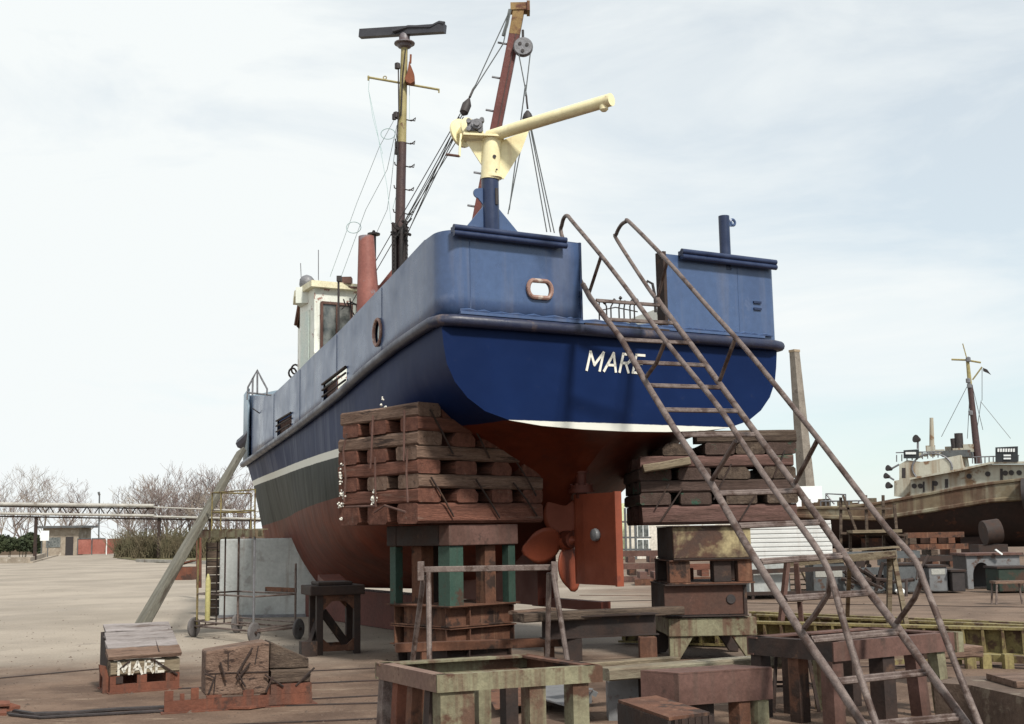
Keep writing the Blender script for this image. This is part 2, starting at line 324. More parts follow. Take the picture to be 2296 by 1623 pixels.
for i in range(1500):
    if random.random() < .6: p = gp(random.uniform(-50, 900), 1300+320*random.random()**.7)
    else: p = gp(random.uniform(1250, 2300), 1340+280*random.random())
    if p.y > 45 or p.y < 4: continue
    r = random.uniform(.004, .018)*(1 if random.random() < .93 else 2); a = random.random()*6.3
    q = [p+V((math.cos(a+j*1.57)*r*random.uniform(.6, 1.3), math.sin(a+j*1.57)*r*random.uniform(.6, 1.3), 0)) for j in range(4)]
    k.add(q+[p+Z*r*.6], [(0, 1, 4), (1, 2, 4), (2, 3, 4), (3, 0, 4)])
stuff(k.build('gravel', concrete, loc=V((0, 12, 0))))
# ================================================================== THE BOAT
BO = V((1.40, 15.0, 0)); TH = rad(29.1)
fu = V((-math.sin(TH), math.cos(TH), 0)); fv = V((-math.cos(TH), -math.sin(TH), 0))
def LW(u, v, z): return BO+fu*u+fv*v+Z*z
boat = thing('work_boat', 'blue steel work boat named MARE, propped high on timber cribs, stern to the camera', 'boat', BO, math.atan2(fu.y, fu.x))
def onc(x, y, v=0.0):                                 # picture point onto the boat's plane v = const -> (u, z)
    p = onp(x, y, LW(0, v, 0), fv); q = p-BO; return q.dot(fu), p.z
def ont(x, y, u=0.0):                                 # picture point onto the boat's plane u = const -> (v, z)
    p = onp(x, y, LW(u, 0, 0), fu); q = p-BO; return q.dot(fv), p.z
def interp(tab, x):
    tab = sorted(tab)
    if x <= tab[0][0]:
        (a, b_), (c, d) = tab[0], tab[1]
    elif x >= tab[-1][0]:
        (a, b_), (c, d) = tab[-2], tab[-1]
    else:
        for i in range(len(tab)-1):
            if tab[i][0] <= x <= tab[i+1][0]: (a, b_), (c, d) = tab[i], tab[i+1]; break
    return b_+(d-b_)*(x-a)/(c-a)
RUB = [(998, 708), (980, 716), (897, 772), (825, 829), (761, 887), (682, 948), (574, 1023), (553, 1037)]
TOPC = [(980, 513), (944, 541), (915, 574), (861, 633), (804, 693), (754, 747), (703, 793), (657, 840), (606, 888), (550, 886)]
STEM = [onc(x, y) for x, y in ((554, 888), (546, 988), (549, 1023), (556, 1047), (568, 1084), (582, 1150), (592, 1200), (606, 1243))]
LB = STEM[2][0]
def stem_u(z): return interp([(b_, a) for a, b_ in STEM], z)
def half(u):
    s = min(max(u/LB, 0), 1); return 2.53*max(1-s**1.18, 0)**.93
def solve_z(u, v, tab, z=4.0):
    for _ in range(12):
        x, y = proj(LW(u, v, z)); yt = interp(tab, x); dp = (LW(u, v, z)-CAM).dot(Fw); z += (y-yt)*dp/FD
    return z
US = [0, .25, .6, 1, 1.5, 2.1, 2.8, 3.6, 4.5, 5.5, 6.5, 7.5, 8.5, 9.5, 10.5, 11.5, 12.5, 13.4, 14.2, 14.9, LB-.35, LB-.08]
US = [u for u in US if u < LB]
ZR = {u: solve_z(u, half(u), RUB) for u in US}
ZT = {u: solve_z(u, half(u), TOPC, 5) for u in US}
ZR[0] = ZR[.25] = 4.13
print('stem', STEM, 'LB', LB); print('ZR', [(u, round(ZR[u], 2), round(ZT[u], 2), round(half(u), 2)) for u in US])
TRAN = [(1, 1), (.998, .86), (.99, .72), (.975, .56), (.935, .40), (.87, .26), (.78, .145), (.65, .07), (.48, .03), (.25, .008), (0, 0)]
MID = [(1, 1), (.995, .9), (.985, .78), (.97, .64), (.95, .5), (.91, .38), (.83, .27), (.68, .17), (.48, .10), (.25, .04), (0, 0)]
BOW = [(1, 1), (.93, .88), (.86, .76), (.78, .64), (.69, .52), (.59, .41), (.48, .31), (.36, .21), (.24, .13), (.12, .06), (0, 0)]
def keel(u): return interp([(0, 2.83), (.6, 2.62), (1.2, 2.28), (2, 1.62), (3, 1.12), (4.5, .82), (6.5, .70), (9, .64), (12, .66), (14, .78), (16, .95)], u)
def section(u, side):
    hb = half(u); zr = ZR[u]; zk = keel(u)
    g = max(0, min((u-6)/8.0, 1)); g = g*g*(3-2*g)
    pts = []
    f = min(max(u-.7, 0)/4.0, 1); f = f*f*(3-2*f); zm = keel(max(u, 4.5))
    zz_ = [(2.83+(zr-2.83)*TRAN[i][1]-(2.83-keel(min(u, 3)))*(1-TRAN[i][0])**1.6*min(1, u/.5))*(1-f)+(zm+(zr-zm)*(MID[i][1]*(1-g)+BOW[i][1]*g))*f for i in range(11)]
    for i in range(11):
        v = TRAN[i][0]*(1-f)+(MID[i][0]*(1-g)+BOW[i][0]*g)*f; z = TRAN[i][1]*(1-f)+(MID[i][1]*(1-g)+BOW[i][1]*g)*f
        zz = zz_[i]; uu = u
        su = stem_u(zz)
        if u > 9: uu = 9+(u-9)*(su-9)/(LB-9)            # pull the forefoot back to the stem's rake
        pts.append(LW(uu, side*hb*v, zz))
    return pts
hm = bpy.data.materials.new('hull_paint'); hm.use_nodes = True
t = hm.node_tree; N = t.nodes; K = t.links.new; b = N['Principled BSDF']; b.inputs['Roughness'].default_value = .5; b.inputs['Specular IOR Level'].default_value = .10
tcn = N.new('ShaderNodeTexCoord'); sp = N.new('ShaderNodeSeparateXYZ'); K(tcn.outputs['Object'], sp.inputs[0])
zz = sp.outputs[2]; uu = sp.outputs[0]
wv = gmath('MULTIPLY', gmath('SUBTRACT', gn(1.5, 4), .5), .025)
z2 = gmath('ADD', zz, wv)
navyc = gmix(gmr(gn(1.0, 5), .35, .7), (.0033, .0125, .055), (.0045, .016, .068))
navyc = gmix(gmr(gn(4, 6, .7), .62, .72, 0, .3), navyc, (.03, .035, .06))
streaks = gmr(gn(1.0, 4, .6, (2.6, 2.6, .12)), .5, .62, 0, .5)  # pale streaks colour in the gleam of dented forward plating
fwdm = gmr(uu, 3.0, 6.0)
navyc = gmix(gmath('MULTIPLY', streaks, fwdm), navyc, (.075, .09, .145))
greenc = gmix(gmr(gn(1.0, 5, .6, (2.3, 2.3, .15)), .42, .66), (.007, .011, .008), (.026, .032, .025))
redc = gmix(gmr(gn(2, 5), .35, .65), (.12, .026, .012), (.082, .02, .011))  # bottom reds darkened, under-hull shade put into the colour
redc = gmix(gmr(gn(5, 6, .75), .52, .66, 0, .6), redc, (.07, .022, .016))
redc = gmix(gmr(gn(1.0, 4, .6, (3, 3, .3)), .55, .7, 0, .35), redc, (.17, .045, .025))
gr_lim = gmath('ADD', gmath('MULTIPLY', uu, -.035), 2.38)
c_ = gmix(gmr(gmath('SUBTRACT', z2, gr_lim), -.006, .006), redc, greenc)
sternred = gmr(uu, 2.2, 3.2)
c_ = gmix(sternred, redc, c_)
wl = gmath('ADD', gmr(uu, .0, .8, 0, -.0), 0)
zr_ = gmath('ADD', zz, gmath('MULTIPLY', gmath('SUBTRACT', gn(6, 5, .7), .5), .018))
wmask = gmath('MAXIMUM', gmr(uu, .012, .03, 1, 0), gmr(uu, 2.6, 2.7))
c_ = gmix(gmath('MULTIPLY', gmr(zr_, 2.796, 2.804), wmask), c_, (.66, .66, .6))
c_ = gmix(gmr(zr_, 2.922, 2.930), c_, navyc)
K(c_, b.inputs['Base Color'])
bp = N.new('ShaderNodeBump'); bp.inputs['Strength'].default_value = .8; bp.inputs['Distance'].default_value = .05
K(gmath('ADD', gn(.8, 3, .5), gmath('MULTIPLY', gn(1.0, 3, .5, (1.7, .4, .15)), gmr(uu, 2, 5, 0, .7))), bp.inputs['Height']); K(bp.outputs[0], b.inputs['Normal'])
k = MB()
k.grid([section(u, 1) for u in US], flip=False); k.grid([section(u, -1) for u in US], flip=True)
# close the stem
last_p, last_s = section(US[-1], 1), section(US[-1], -1)
mid = [(p+q)/2+fu*.09 for p, q in zip(last_p, last_s)]
k.grid([last_p, mid, last_s][::1], flip=False)
tp, ts = section(0, 1), section(0, -1)
mt = [(p+q)/2 for p, q in zip(tp, ts)]
k.grid([ts, mt, tp], smooth=False, flip=False)
hull = k.build('hull', hm, boat)
# skeg, keel bar, heel
k = MB()
rowT = [(2.0, 2.0), (2.3, 1.9), (3, 1.6), (4.5, .95), (6.0, .8)]
ZK = .62
for (u0, z0), (u1, z1) in zip(rowT, rowT[1:]):
    hw = .15
    vs = [LW(u0, -hw, ZK), LW(u0, hw, ZK), LW(u1, hw, ZK), LW(u1, -hw, ZK), LW(u0, -hw, z0), LW(u0, hw, z0), LW(u1, hw, z1), LW(u1, -hw, z1)]
    k.add(vs, [(0, 1, 2, 3), (7, 6, 5, 4), (1, 5, 6, 2), (0, 3, 7, 4), (0, 4, 5, 1), (3, 2, 6, 7)])
k.bar(LW(.55, 0, .66), LW(2.3, 0, .66), .14, .12)
k.tube([LW(1.3, 0, 1.5), LW(2.6, 0, 1.5)], [.11, .2], 14)
k.build('skeg', antifoul, boat)
k = MB(); k.tube([LW(14.6+i*.12, .28*(i-8)/8, .78+.055*abs(i-8)) for i in range(17)][:12], .05, 6)
a = at(612, 1250, 27); 
k = MB(); k.plate([at(x, y, 26.4) for x, y in ((607, 1240), (613, 1253), (640, 1252), (668, 1240), (683, 1222), (681, 1214), (664, 1228), (640, 1238))], .12)
k.build('forefoot_plate', pinkrust, boat)
# rudder
k = MB()
p = [onc(1290, 1106), onc(1385, 1098), onc(1386, 1310), onc(1292, 1308)]
u0, u1 = (p[0][0]+p[3][0])/2, (p[1][0]+p[2][0])/2; zt, zb = p[0][1]-.02, p[3][1]
sec = [(u0, .02), (u0-.1, .055), (u0-.3, .065), (u1+.05, .03), (u1, .028)]
ro = [(u, v) for u, v in sec]+[(u, -v) for u, v in sec[::-1]]
vs = [LW(u, v, zb) for u, v in ro]+[LW(u, v, zt) for u, v in ro]; n = len(ro)
k.add(vs, [tuple(range(n)), tuple(range(2*n-1, n-1, -1))]+[(i, i+n, (i+1) % n+n, (i+1) % n) for i in range(n)])
k.box(LW(u1, 0, 0), fu, fv, Z, (-.03, .012), (-.05, .05), (zb-.01, zt+.01))
rud = k.build('rudder', prop_m, boat)
k = MB(); c = V(LW((u0+u1)/2-.1, .05, (zt+zb)/2+.05)); k.lathe(c, fv, [(0, .075), (.03, .085), (.06, .075), (.075, .04), (.08, .0)], 16); k.build('anode', tanksteel, rud)
k = MB(); us, _ = onc(1303, 1080); k.tube([LW(us, 0, zt-.05), LW(us, 0, 2.62)], .075, 12)
k.lathe(LW(us, 0, zt+.02), Z, [(0, .17), (.05, .17), (.05, .15), (.1, .15), (.1, .08)], 16)
for i in range(6): k.lathe(LW(us+.13*math.cos(i*1.047), .13*math.sin(i*1.047), zt+.09), Z, [(0, .022), (.05, .022)], 6)
k.lathe(LW(us, 0, zt+.28), Z, [(0, .1), (.1, .1)], 14)
k.build('rudder_stock', antifoul, boat)
# propeller
pu, pz = onc(1272, 1212)
prop = k = MB(); k.lathe(LW(pu+.22, 0, pz), -fu, [(0, .1), (.1, .13), (.26, .12), (.36, .07), (.42, .0)], 18)
prop = k.build('propeller', prop_m, boat)
for q in range(4):
    ang = rad(80+90*q)                       # measured in the disc, v towards port
    er = fv*math.cos(ang)+Z*math.sin(ang); et = fv*-math.sin(ang)+Z*math.cos(ang)
    rows = []
    for i in range(12):
        r = .09+.60*i/11; s = i/11
        wdt = .06+.19*math.sin(math.pi*min(1, s**.85*.97+.03))**.75*(1 if s < .6 else (1-((s-.6)/.4)**3*.75)); pitch = rad(-24+10*s)
        rows.append([LW(pu+.04, 0, pz)+er*r*(1-.03*abs(j)/4)+et*(wdt*j/4)*math.cos(pitch)+fu*(wdt*j/4)*math.sin(pitch) for j in range(-4, 5)])
    k = MB(); k.grid(rows); bl = k.build('blade', prop_m, prop)
    sm = bl.modifiers.new('thick', 'SOLIDIFY'); sm.thickness = .02; sm.offset = 0
# bulwark ---------------------------------------------------------------
def bz_top(u): return interp([(u_, ZT[u_]) for u_ in US], u)
def bz_rub(u): return interp([(u_, ZR[u_]) for u_ in US], u)
TOPZ = 5.17; GP, GS = .60, -.68
def bul_path(side):
    """plan path (u, v, top z, rub z) from the gap at the stern round the corner to the bow"""
    r = .27 if side > 0 else .1; pts = []
    g = GP if side > 0 else GS
    hb = 2.50 if side > 0 else 2.56
    for s in (0, .33, .66, 1): pts.append((.0, g+((side*(hb-r))-g)*s, TOPZ, 4.12))
    for i in range(1, 9):
        a = math.pi/2*i/8; pts.append((r-r*math.cos(a), side*(hb-r+r*math.sin(a)), TOPZ-.02*i/8, 4.12))
    z0 = TOPZ
    for u in [.55, .6]+[u for u in US if u > .8 and u < LB-.3]:
        zt_ = min(bz_top(u), TOPZ) if u > .58 else TOPZ-.02
        pts.append((u, side*(half(u)-.02), zt_, bz_rub(u)))
    return pts
def bulwark(side):
    P = bul_path(side); k = MB(); th = .035
    inn, outr = [], []
    n = len(P)
    for i, (u, v, zt_, zr_) in enumerate(P):
        a = V((P[max(i-1, 0)][0], P[max(i-1, 0)][1])); c = V((P[min(i+1, n-1)][0], P[min(i+1, n-1)][1])); d = (c-a).normalized()
        nx = V((d.y, -d.x))*side*-1
        outr.append([LW(u, v, zr_+(zt_-zr_)*s) for s in (0, .25, .5, .75, 1)])
        inn.append([LW(u+nx.x*-th, v+nx.y*-th, zr_+(zt_-zr_)*s) for s in (0, .25, .5, .75, 1)])
    rows = []
    for o_, i_ in zip(outr, inn): rows.append(o_+i_[::-1]+[o_[0]])
    k.grid(rows, smooth=True, flip=(side > 0))
    k.add(rows[0][:-1], [tuple(range(10))]); k.add(rows[-1][:-1], [tuple(range(10))])
    # shade the rounded corner smoothly
    return k, P
def boolean_cut(o, cutters):
    for c in cutters:
        m_ = o.modifiers.new('cut', 'BOOLEAN'); m_.operation = 'DIFFERENCE'; m_.object = c; m_.solver = 'EXACT'
    bpy.context.view_layer.update()
    me = bpy.data.meshes.new_from_object(o.evaluated_get(bpy.context.evaluated_depsgraph_get()))
    for m_ in list(o.modifiers): o.modifiers.remove(m_)
    o.data = me
    for c in cutters:
        bpy.data.objects.remove(c)
def oval_prism(c, ax, ay, az, rx, ry, straight=0, L_=.5, n=24):
    pts = []
    for i in range(n):
        a = 2*math.pi*i/n; pts.append(c+ax*(math.cos(a)*rx+math.copysign(straight, math.cos(a)))+ay*math.sin(a)*ry)
    k = MB(); k.plate(pts, L_, az); return k, pts
def side_pt(x, y):
    """picture point on the port side plating"""
    best = None
    for i in range(200):
        u = .4+i*(LB-.8)/200; p = LW(u, half(u), 0); px, _ = proj(V((p.x, p.y, 4.5)))
        if best is None or abs(px-x) < best[0]: best = (abs(px-x), u)
    u = best[1]; z = 4.5
    for _ in range(10):
        P_ = LW(u, half(u), z); yy = proj(P_)[1]; z += (yy-y)*(P_-CAM).dot(Fw)/FD
    return u, half(u), z
def side_frame(u):
    p, q = LW(u-.1, half(u-.1), 0), LW(u+.1, half(u+.1), 0); d = (q-p).normalized(); return d, Z.cross(d)*-1
kb, PP = bulwark(1); bp_ = kb.build('bulwark', navy_sheen, boat)
kb, _ = bulwark(-1); bs_ = kb.build('bulwark', navy_sheen, boat)
cutters = []
fv0, fz0 = ont(1209, 649)
kc, ovp = oval_prism(LW(0, fv0, fz0), fv, Z, fu, .07, .095, .085, .4); cutters.append(kc.build('cut', navy_sheen))
ru_, rv_, rz_ = side_pt(847, 745); rd, rn = side_frame(ru_)
kc, _ = oval_prism(LW(ru_, rv_, rz_), rd, Z, rn, .17, .17, 0, .4); cutters.append(kc.build('cut', navy_sheen))
ports = []; ring_m = M('ring_primer', (.36, .22, .18), (.27, .15, .12), 6, rough=.6, c3=(.5, .42, .36), s3=9, t3=.56)
for (xa, xb, ya, yb, zb_) in ((722, 775, 862, 822, 903), (620, 652, 944, 925, 980)):
    a = side_pt(xa, ya); c = side_pt(xb, yb); d_ = side_pt(xa, zb_)
    dd = (LW(*c)-LW(*a)); dh = V((dd.x, dd.y, 0)).normalized(); nn = Z.cross(dh)
    hgt = a[2]-d_[2]
    q = [LW(*a), LW(*c), LW(*c)-Z*hgt, LW(*a)-Z*hgt]; ports.append((q, hgt, dd, nn))
    kc = MB(); kc.plate(q, .5, nn); cutters.append(kc.build('cut', navy_sheen))
boolean_cut(bp_, cutters)
k = MB(); c = LW(-.02, fv0, fz0); k.tube([c+fv*(math.cos(a)*.08+math.copysign(.085, math.cos(a)))+Z*math.sin(a)*.105 for a in [2*math.pi*i/24+.001 for i in range(25)]], .028, 8, False)
k.build('fairlead', ring_m, boat)
k = MB(); k.ring(LW(ru_, rv_, rz_)+rn*-.0, rd, Z, .18, .023, 28); k.build('fairlead', ring_m, boat)
for pi_, (q, hgt, dd, nn) in enumerate(ports):
    k = MB()
    for s in (.33, .68): k.tube([q[3]+Z*hgt*s, q[2]+Z*hgt*s], .018, 6)
    k.tube([q[0], q[1]], .02, 6); k.build('port_bars', rust_dark, boat)
    k = MB(); off = fv*-.10; fr_ = .42 if pi_ == 0 else 1.2; k.plate([p_+off for p_ in (q[0]-dd*.1, q[0]+dd*fr_, q[3]+dd*fr_, q[3]-dd*.1)], .02); k.build('freeing_port_flap', rust_pink, boat)
# cream painted inner lining of the bulwarks, seen through the openings
k = MB(); k.grid([[LW(u, -(half(u)-.10), bz_rub(u)), LW(u, -(half(u)-.10), min(bz_top(u), TOPZ)-.01)] for u in [u for u in US if .3 < u < 12]], smooth=False); k.build('bulwark_lining', white_paint, boat)
# bow plate and its rails
k = MB(); bu = LB-1.5
for sgn in (1, -1):
    r1, r2 = [], []
    for i in range(7):
        u = bu+(LB+.02-bu)*i/6
        zr_ = bz_rub(min(u, LB-.08)); 
        for row, zz_, du in ((r1, zr_-.02, 0), (r2, onc(556, 886)[1]+(0 if i > 1 else -.0), 0)): row.append(LW(min(u, stem_u(zz_)), sgn*(half(min(u, LB-.02))+.03 if i < 6 else .0), zz_))
    k.grid([r1, r2], smooth=True, flip=sgn < 0)
bw = k.build('bow_bulwark', M('bow_sheen', (.27, .35, .42), (.22, .3, .37), 2, rough=.5, bump=.05, fine=.08), boat); sm = bw.modifiers.new('t', 'SOLIDIFY'); sm.thickness = .03  # bow lightened further, grazing sheen painted into its colour
k = MB(); k.tube([at(540, 995, 28.6), at(553, 984, 28.3), at(568, 968, 27.9)], .13, 8); k.build('bow_fender', rail_m, boat)
k = MB()
for poly in (((554, 896), (556, 868), (568, 846), (577, 829), (586, 848), (599, 872), (598, 902)), ((555, 880), (610, 886)), ((566, 886), (567, 848)), ((577, 884), (577, 830))):
    k.tube([at(x, y, 27.6) for x, y in poly], .022, 6)
k.build('bow_rail', steel_g, boat)
# deck
k = MB()
dr = [(LW(u, half(u)-.06, bz_rub(u)-.09), LW(u, -half(u)+.06, bz_rub(u)-.09)) for u in US]
k.grid([[a, c] for a, c in dr], smooth=False); k.build('deck', rust_dark, boat)
# rub rail
k = MB()
path = []
r = .12
for s in (-1, -.5, 0, .5, 1): path.append(LW(-.07, s*2.40, 4.06+.0*s))
side_pts = [LW(u, half(u)+.05, bz_rub(u)-.02) for u in US if u >= .25]
side_pts[0] = LW(.2, half(.25)+.05, 4.06)
path = [LW(.2, -half(.25)-.1, 4.06)]+[LW(.0, -2.58, 4.06)]+path+[LW(.0, 2.53, 4.06)]+side_pts
star = [LW(u, -half(u)-.05, bz_rub(u)-.02) for u in US if u > .3][::-1]
k.tube(star+path, .072, 12); k.build('rub_rail', rail_m, boat)
k = MB()                                              # weld bead above the rail
k.tube([LW(-.015, s*2.3-.0, 4.165) for s in (-1, 1)], .03, 6); k.tube([LW(u, half(u)+.0, bz_rub(u)+.07) for u in US if u > .5], .025, 6)
k.build('weld_strip', navy_sheen, boat)
rr = random.Random(17); k = MB()
vv = 2.3
while vv > -2.35:
    L__ = rr.uniform(.08, .4); k.tube([LW(-.02, vv, 4.19+rr.uniform(-.01, .012)), LW(-.024, vv-L__/2, 4.20), LW(-.02, vv-L__, 4.19)], [.012, rr.uniform(.016, .026), .012], 5); vv -= L__*.96
k.build('weld_bead', navy_sheen, boat)
# roller bars on the stern bulwark
for xa, ya, xb, yb in ((1016, 518, 1268, 538), (1527, 566, 1738, 593)):
    va, za = ont(xa, ya, -.07); vb, zb_ = ont(xb, yb, -.07); za = zb_ = (za+zb_)/2
    k = MB(); k.tube([LW(-.085, va, za+.02), LW(-.085, vb, zb_+.02)], .038, 10); k.tube([LW(-.085, va, za-.05), LW(-.085, vb, zb_-.05)], .038, 10)
    k.bar(LW(-.04, va, za), LW(-.04, vb, zb_), .07, .06); k.build('roller_bar', slate_d, boat)
# seams on the stern plating and mooring bollard marks
k = MB()
v_, z_ = ont(1054, 600); k.tube([LW(-.001, v_, 4.2), LW(-.001, v_, 5.12)], .006, 4)
v_, z_ = ont(1725, 650); 
k.build('weld_seam', navy_sheen, boat)
for zz_ in (4.55, 4.64): k = MB(); k.bar(LW(-.012, -2.15, zz_), LW(-.012, -2.28, zz_), .02, .03); k.build('pad_plate', slate_d, boat)
k = MB(); k.box(LW(0, 0, 0), fu, fv, Z, (-.01, .16), (GS-.035, GS+.012), (4.1, 5.2)); k.build('gate_post', rust_dark, boat)
k = MB(); k.box(LW(0, 0, 0), fu, fv, Z, (-.01, .1), (GP-.012, GP+.02), (4.1, 5.18)); k.build('gate_post', slate_d, boat)
for u_ in (2.4, 5.0, 8.0, 11.0):
    k = MB(); k.tube([LW(u_, half(u_)-.015, bz_rub(u_)+.1), LW(u_, half(u_)-.015, bz_top(u_)-.02)], .004, 4); k.build('weld_seam', navy_sheen, boat)
k = MB(); k.tube([LW(-.0, -1.9, 4.2), LW(-.0, -1.9, 5.1)], .005, 4); k.build('weld_seam', navy_sheen, boat)
k = MB(); k.tube([LW(.02, GP+.0, TOPZ), LW(.0, 2.15, TOPZ)], .014, 6); k.build('top_bead', slate_d, boat)
# fittings seen in the stern gate
rr = random.Random(3)
for i in range(7):
    x = 1345+i*13+rr.uniform(-4, 5); yb_ = 690+rr.uniform(-4, 4); p = at(x, yb_, 17.2); q = at(x+rr.uniform(-4, 8), 674+rr.uniform(-8, 8), 17.2)
    k = MB(); k.tube([p-Z*.25, p, q], .012, 5); k.lathe(q, Z, [(-.02, .01), (0, .03), (.03, .01)], 6); k.build('deck_fitting', dark, boat)
k = MB()
k.tube([at(1340, 697, 17.2), at(1380, 689, 17.2), at(1430, 699, 17.2)], .009, 5); k.build('hand_line', dark, boat); k = MB(); k.tube([at(1447, 640, 16.6), at(1452, 630, 16.6), at(1463, 636, 16.6), at(1468, 660, 16.6), at(1470, 700, 16.6)], .02, 6)
k.build('deck_fitting', dark, boat); k = MB(); k.tube([at(1478, 705, 16), at(1480, 655, 16)], .03, 6)
k.build('deck_fitting', dark, boat)
k = MB(); k.bar(LW(.05, GP, 4.14), LW(.05, GS, 4.14), .25, .03); k.build('gate_sill', rust_dark, boat)
# name on the transom
STROKES = {'M': [((0, 0), (0, 1)), ((0, 1), (.42, .3)), ((.42, .3), (.84, 1)), ((.84, 1), (.84, 0))],
           'A': [((0, 0), (.38, 1)), ((.38, 1), (.76, 0)), ((.14, .34), (.62, .34))],
           'R': [((0, 0), (0, 1)), ((0, 1), (.4, 1)), ((.4, 1), (.54, .88)), ((.54, .88), (.54, .62)), ((.54, .62), (.4, .5)), ((.4, .5), (0, .5)), ((.28, .5), (.58, 0))],
           'E': [((0, 0), (0, 1)), ((0, 1), (.54, 1)), ((0, .53), (.46, .53)), ((0, 0), (.54, 0))]}
def lettering(k, word, org, ax, ay, h, adv, sw, shear, depth_n, wscale=1.0, jitter=0):
    x = 0
    for ch in word:
        for (a, c) in STROKES[ch]:
            A = org+ax*((x+a[0]*wscale+a[1]*shear)*h)+ay*a[1]*h; C = org+ax*((x+c[0]*wscale+c[1]*shear)*h)+ay*c[1]*h
            d = (C-A).normalized(); A = A-d*sw*.45*h; C = C+d*sw*.45*h; n_ = depth_n.cross(d)*(sw*h/2)
            if jitter: A += ax*random.uniform(-jitter, jitter); C += ay*random.uniform(-jitter, jitter)
            k.plate([A-n_, C-n_, C+n_, A+n_], .006, depth_n)
        x += adv[ch]*wscale
v0, z0 = ont(1315, 829); v1, z1 = ont(1325, 789)
k = MB(); lettering(k, 'MARE', LW(-.006, v0, z0), -fv, Z, (z1-z0), {'M': 1.13, 'A': 1.02, 'R': .88, 'E': .8}, .14, .28, fu, 1.0)
k.build('name_lettering', white_paint, boat)
# davit on the port quarter
pv = 1.83
post_b, post_t = LW(.06, pv, 5.1), LW(.06, pv, ont(1104, 404, .06)[1])
dav = MB().tube([post_b, post_t], .105, 20).build('davit_post', slate_d, boat)
k = MB()
for sg, w_ in ((1, .30), (-1, .36)): k.plate([LW(.06, pv+sg*.09, 5.16), LW(.06, pv+sg*(.09+w_), 5.16), LW(.06, pv+sg*.09, 5.52)], .02)
k.build('gusset', navy_sheen, dav)
k = MB(); c = LW(.06, pv+.17, 5.66); k.plate([c+fv*.06*math.cos(a)+Z*.06*math.sin(a) for a in [i*math.pi/8-math.pi/2 for i in range(9)]]+[LW(.06, pv+.08, 5.74), LW(.06, pv+.08, 5.5)], .02); k.build('lug', navy_sheen, dav)
k = MB(); k.box(LW(-.05, pv-.03, 5.62), fu, fv, Z, (-.006, .01), (-.02, .02), (-.1, .1)); k.build('slot', dark, dav)
Yp = 14.1
def dp(x, y, dy=0): return at(x, y, post_t.y+dy)
davc = MB().tube([post_t-Z*.0, dp(1104, 308)], .115, 20).build('davit_head', cream, boat)
k = MB()
k.plate([dp(1046, 318), dp(1094, 316), dp(1094, 392)], .025, V((.2, -1, 0)).normalized())
k.plate([dp(1118, 318), dp(1186, 292), dp(1168, 340), dp(1130, 401), dp(1118, 401)], .025, V((.2, -1, 0)).normalized())
k.bar(dp(1040, 308), dp(1130, 312), .3, .025)
k.build('davit_gusset', cream, davc)
k = MB(); c = dp(1104, 400); k.lathe(c-Z*.0, Z, [(0, .122), (.03, .122)], 20); k.lathe(dp(1104, 318), Z, [(0, .123), (.02, .123)], 20); k.build('collar', cream, davc)
k = MB(); k.lathe(dp(1109, 357)-Yv*.108, -Yv, [(0, .022), (.01, .022)], 10); k.lathe(dp(1114, 386)-Yv*.105, -Yv, [(0, .012), (.01, .012)], 8); k.build('bolt_hole', dark, davc)
k = MB(); k.tube([dp(1096, 306), dp(1240, 262, -.5), dp(1371, 223, -1.0)], .075, 20); k.lathe(dp(1354, 240, -.95), Z, [(-.05, .03), (-.03, .05), (.05, .05)], 12)
k.build('davit_arm', cream, davc)
k = MB(); d_ = V((.72, -.66, .12)).normalized(); c = dp(1040, 296, .16); k.lathe(c, d_, [(-.06, .17), (-.06, .185), (-.03, .185), (-.03, .08), (.09, .08), (.09, .15), (.11, .15), (.11, .0)], 24)
k.tube([dp(1034, 300, -.05), dp(1031, 330, -.1), dp(1030, 351, -.12)], .014, 6)
w_ = k.build('winch_drum', cream, davc)
k = MB(); k.tube([dp(1030, 350, -.12), dp(1000, 346, -.14)], .017, 8); k.build('crank_handle', rust_pink, w_)
k = MB(); c = dp(1066, 283, -.08); k.box(c, X, Yv, Z, (-.1, .09), (-.05, .1), (-.07, .07)); k.lathe(c-Yv*.02+X*.02, -Yv, [(0, .065), (.08, .065), (.08, .035), (.11, .035)], 12)
for dx, dz in ((-.08, .05), (-.08, -.05), (.08, .06), (.06, -.07)): k.lathe(c+X*dx+Z*dz, -Yv, [(0, .03), (.08, .03)], 8)
k.build('winch_gear', steel_g, w_)
k = MB(); k.box(dp(1062, 303, -.06), X, Yv, Z, (-.12, .12), (-.05, .05), (-.03, .03)); k.tube([dp(1051, 308, -.06), dp(1051, 290, -.06)], .02, 6); k.build('winch_bed', cream, w_)
# starboard stub post
v_, z_ = ont(1626, 560, .06)
k = MB(); k.tube([LW(.06, v_, 5.05), LW(.06, v_, ont(1618, 484, .06)[1])], .075, 16); stub = k.build('stub_post', slate_d, boat)
zt_ = ont(1618, 484, .06)[1]
k = MB(); k.ring(LW(.06, v_-.15, zt_-.07), fv, Z, .04, .02, 12); k.bar(LW(.06, v_-.07, zt_-.1), LW(.06, v_-.14, zt_-.1), .02, .06); k.build('lug', navy_sheen, stub)
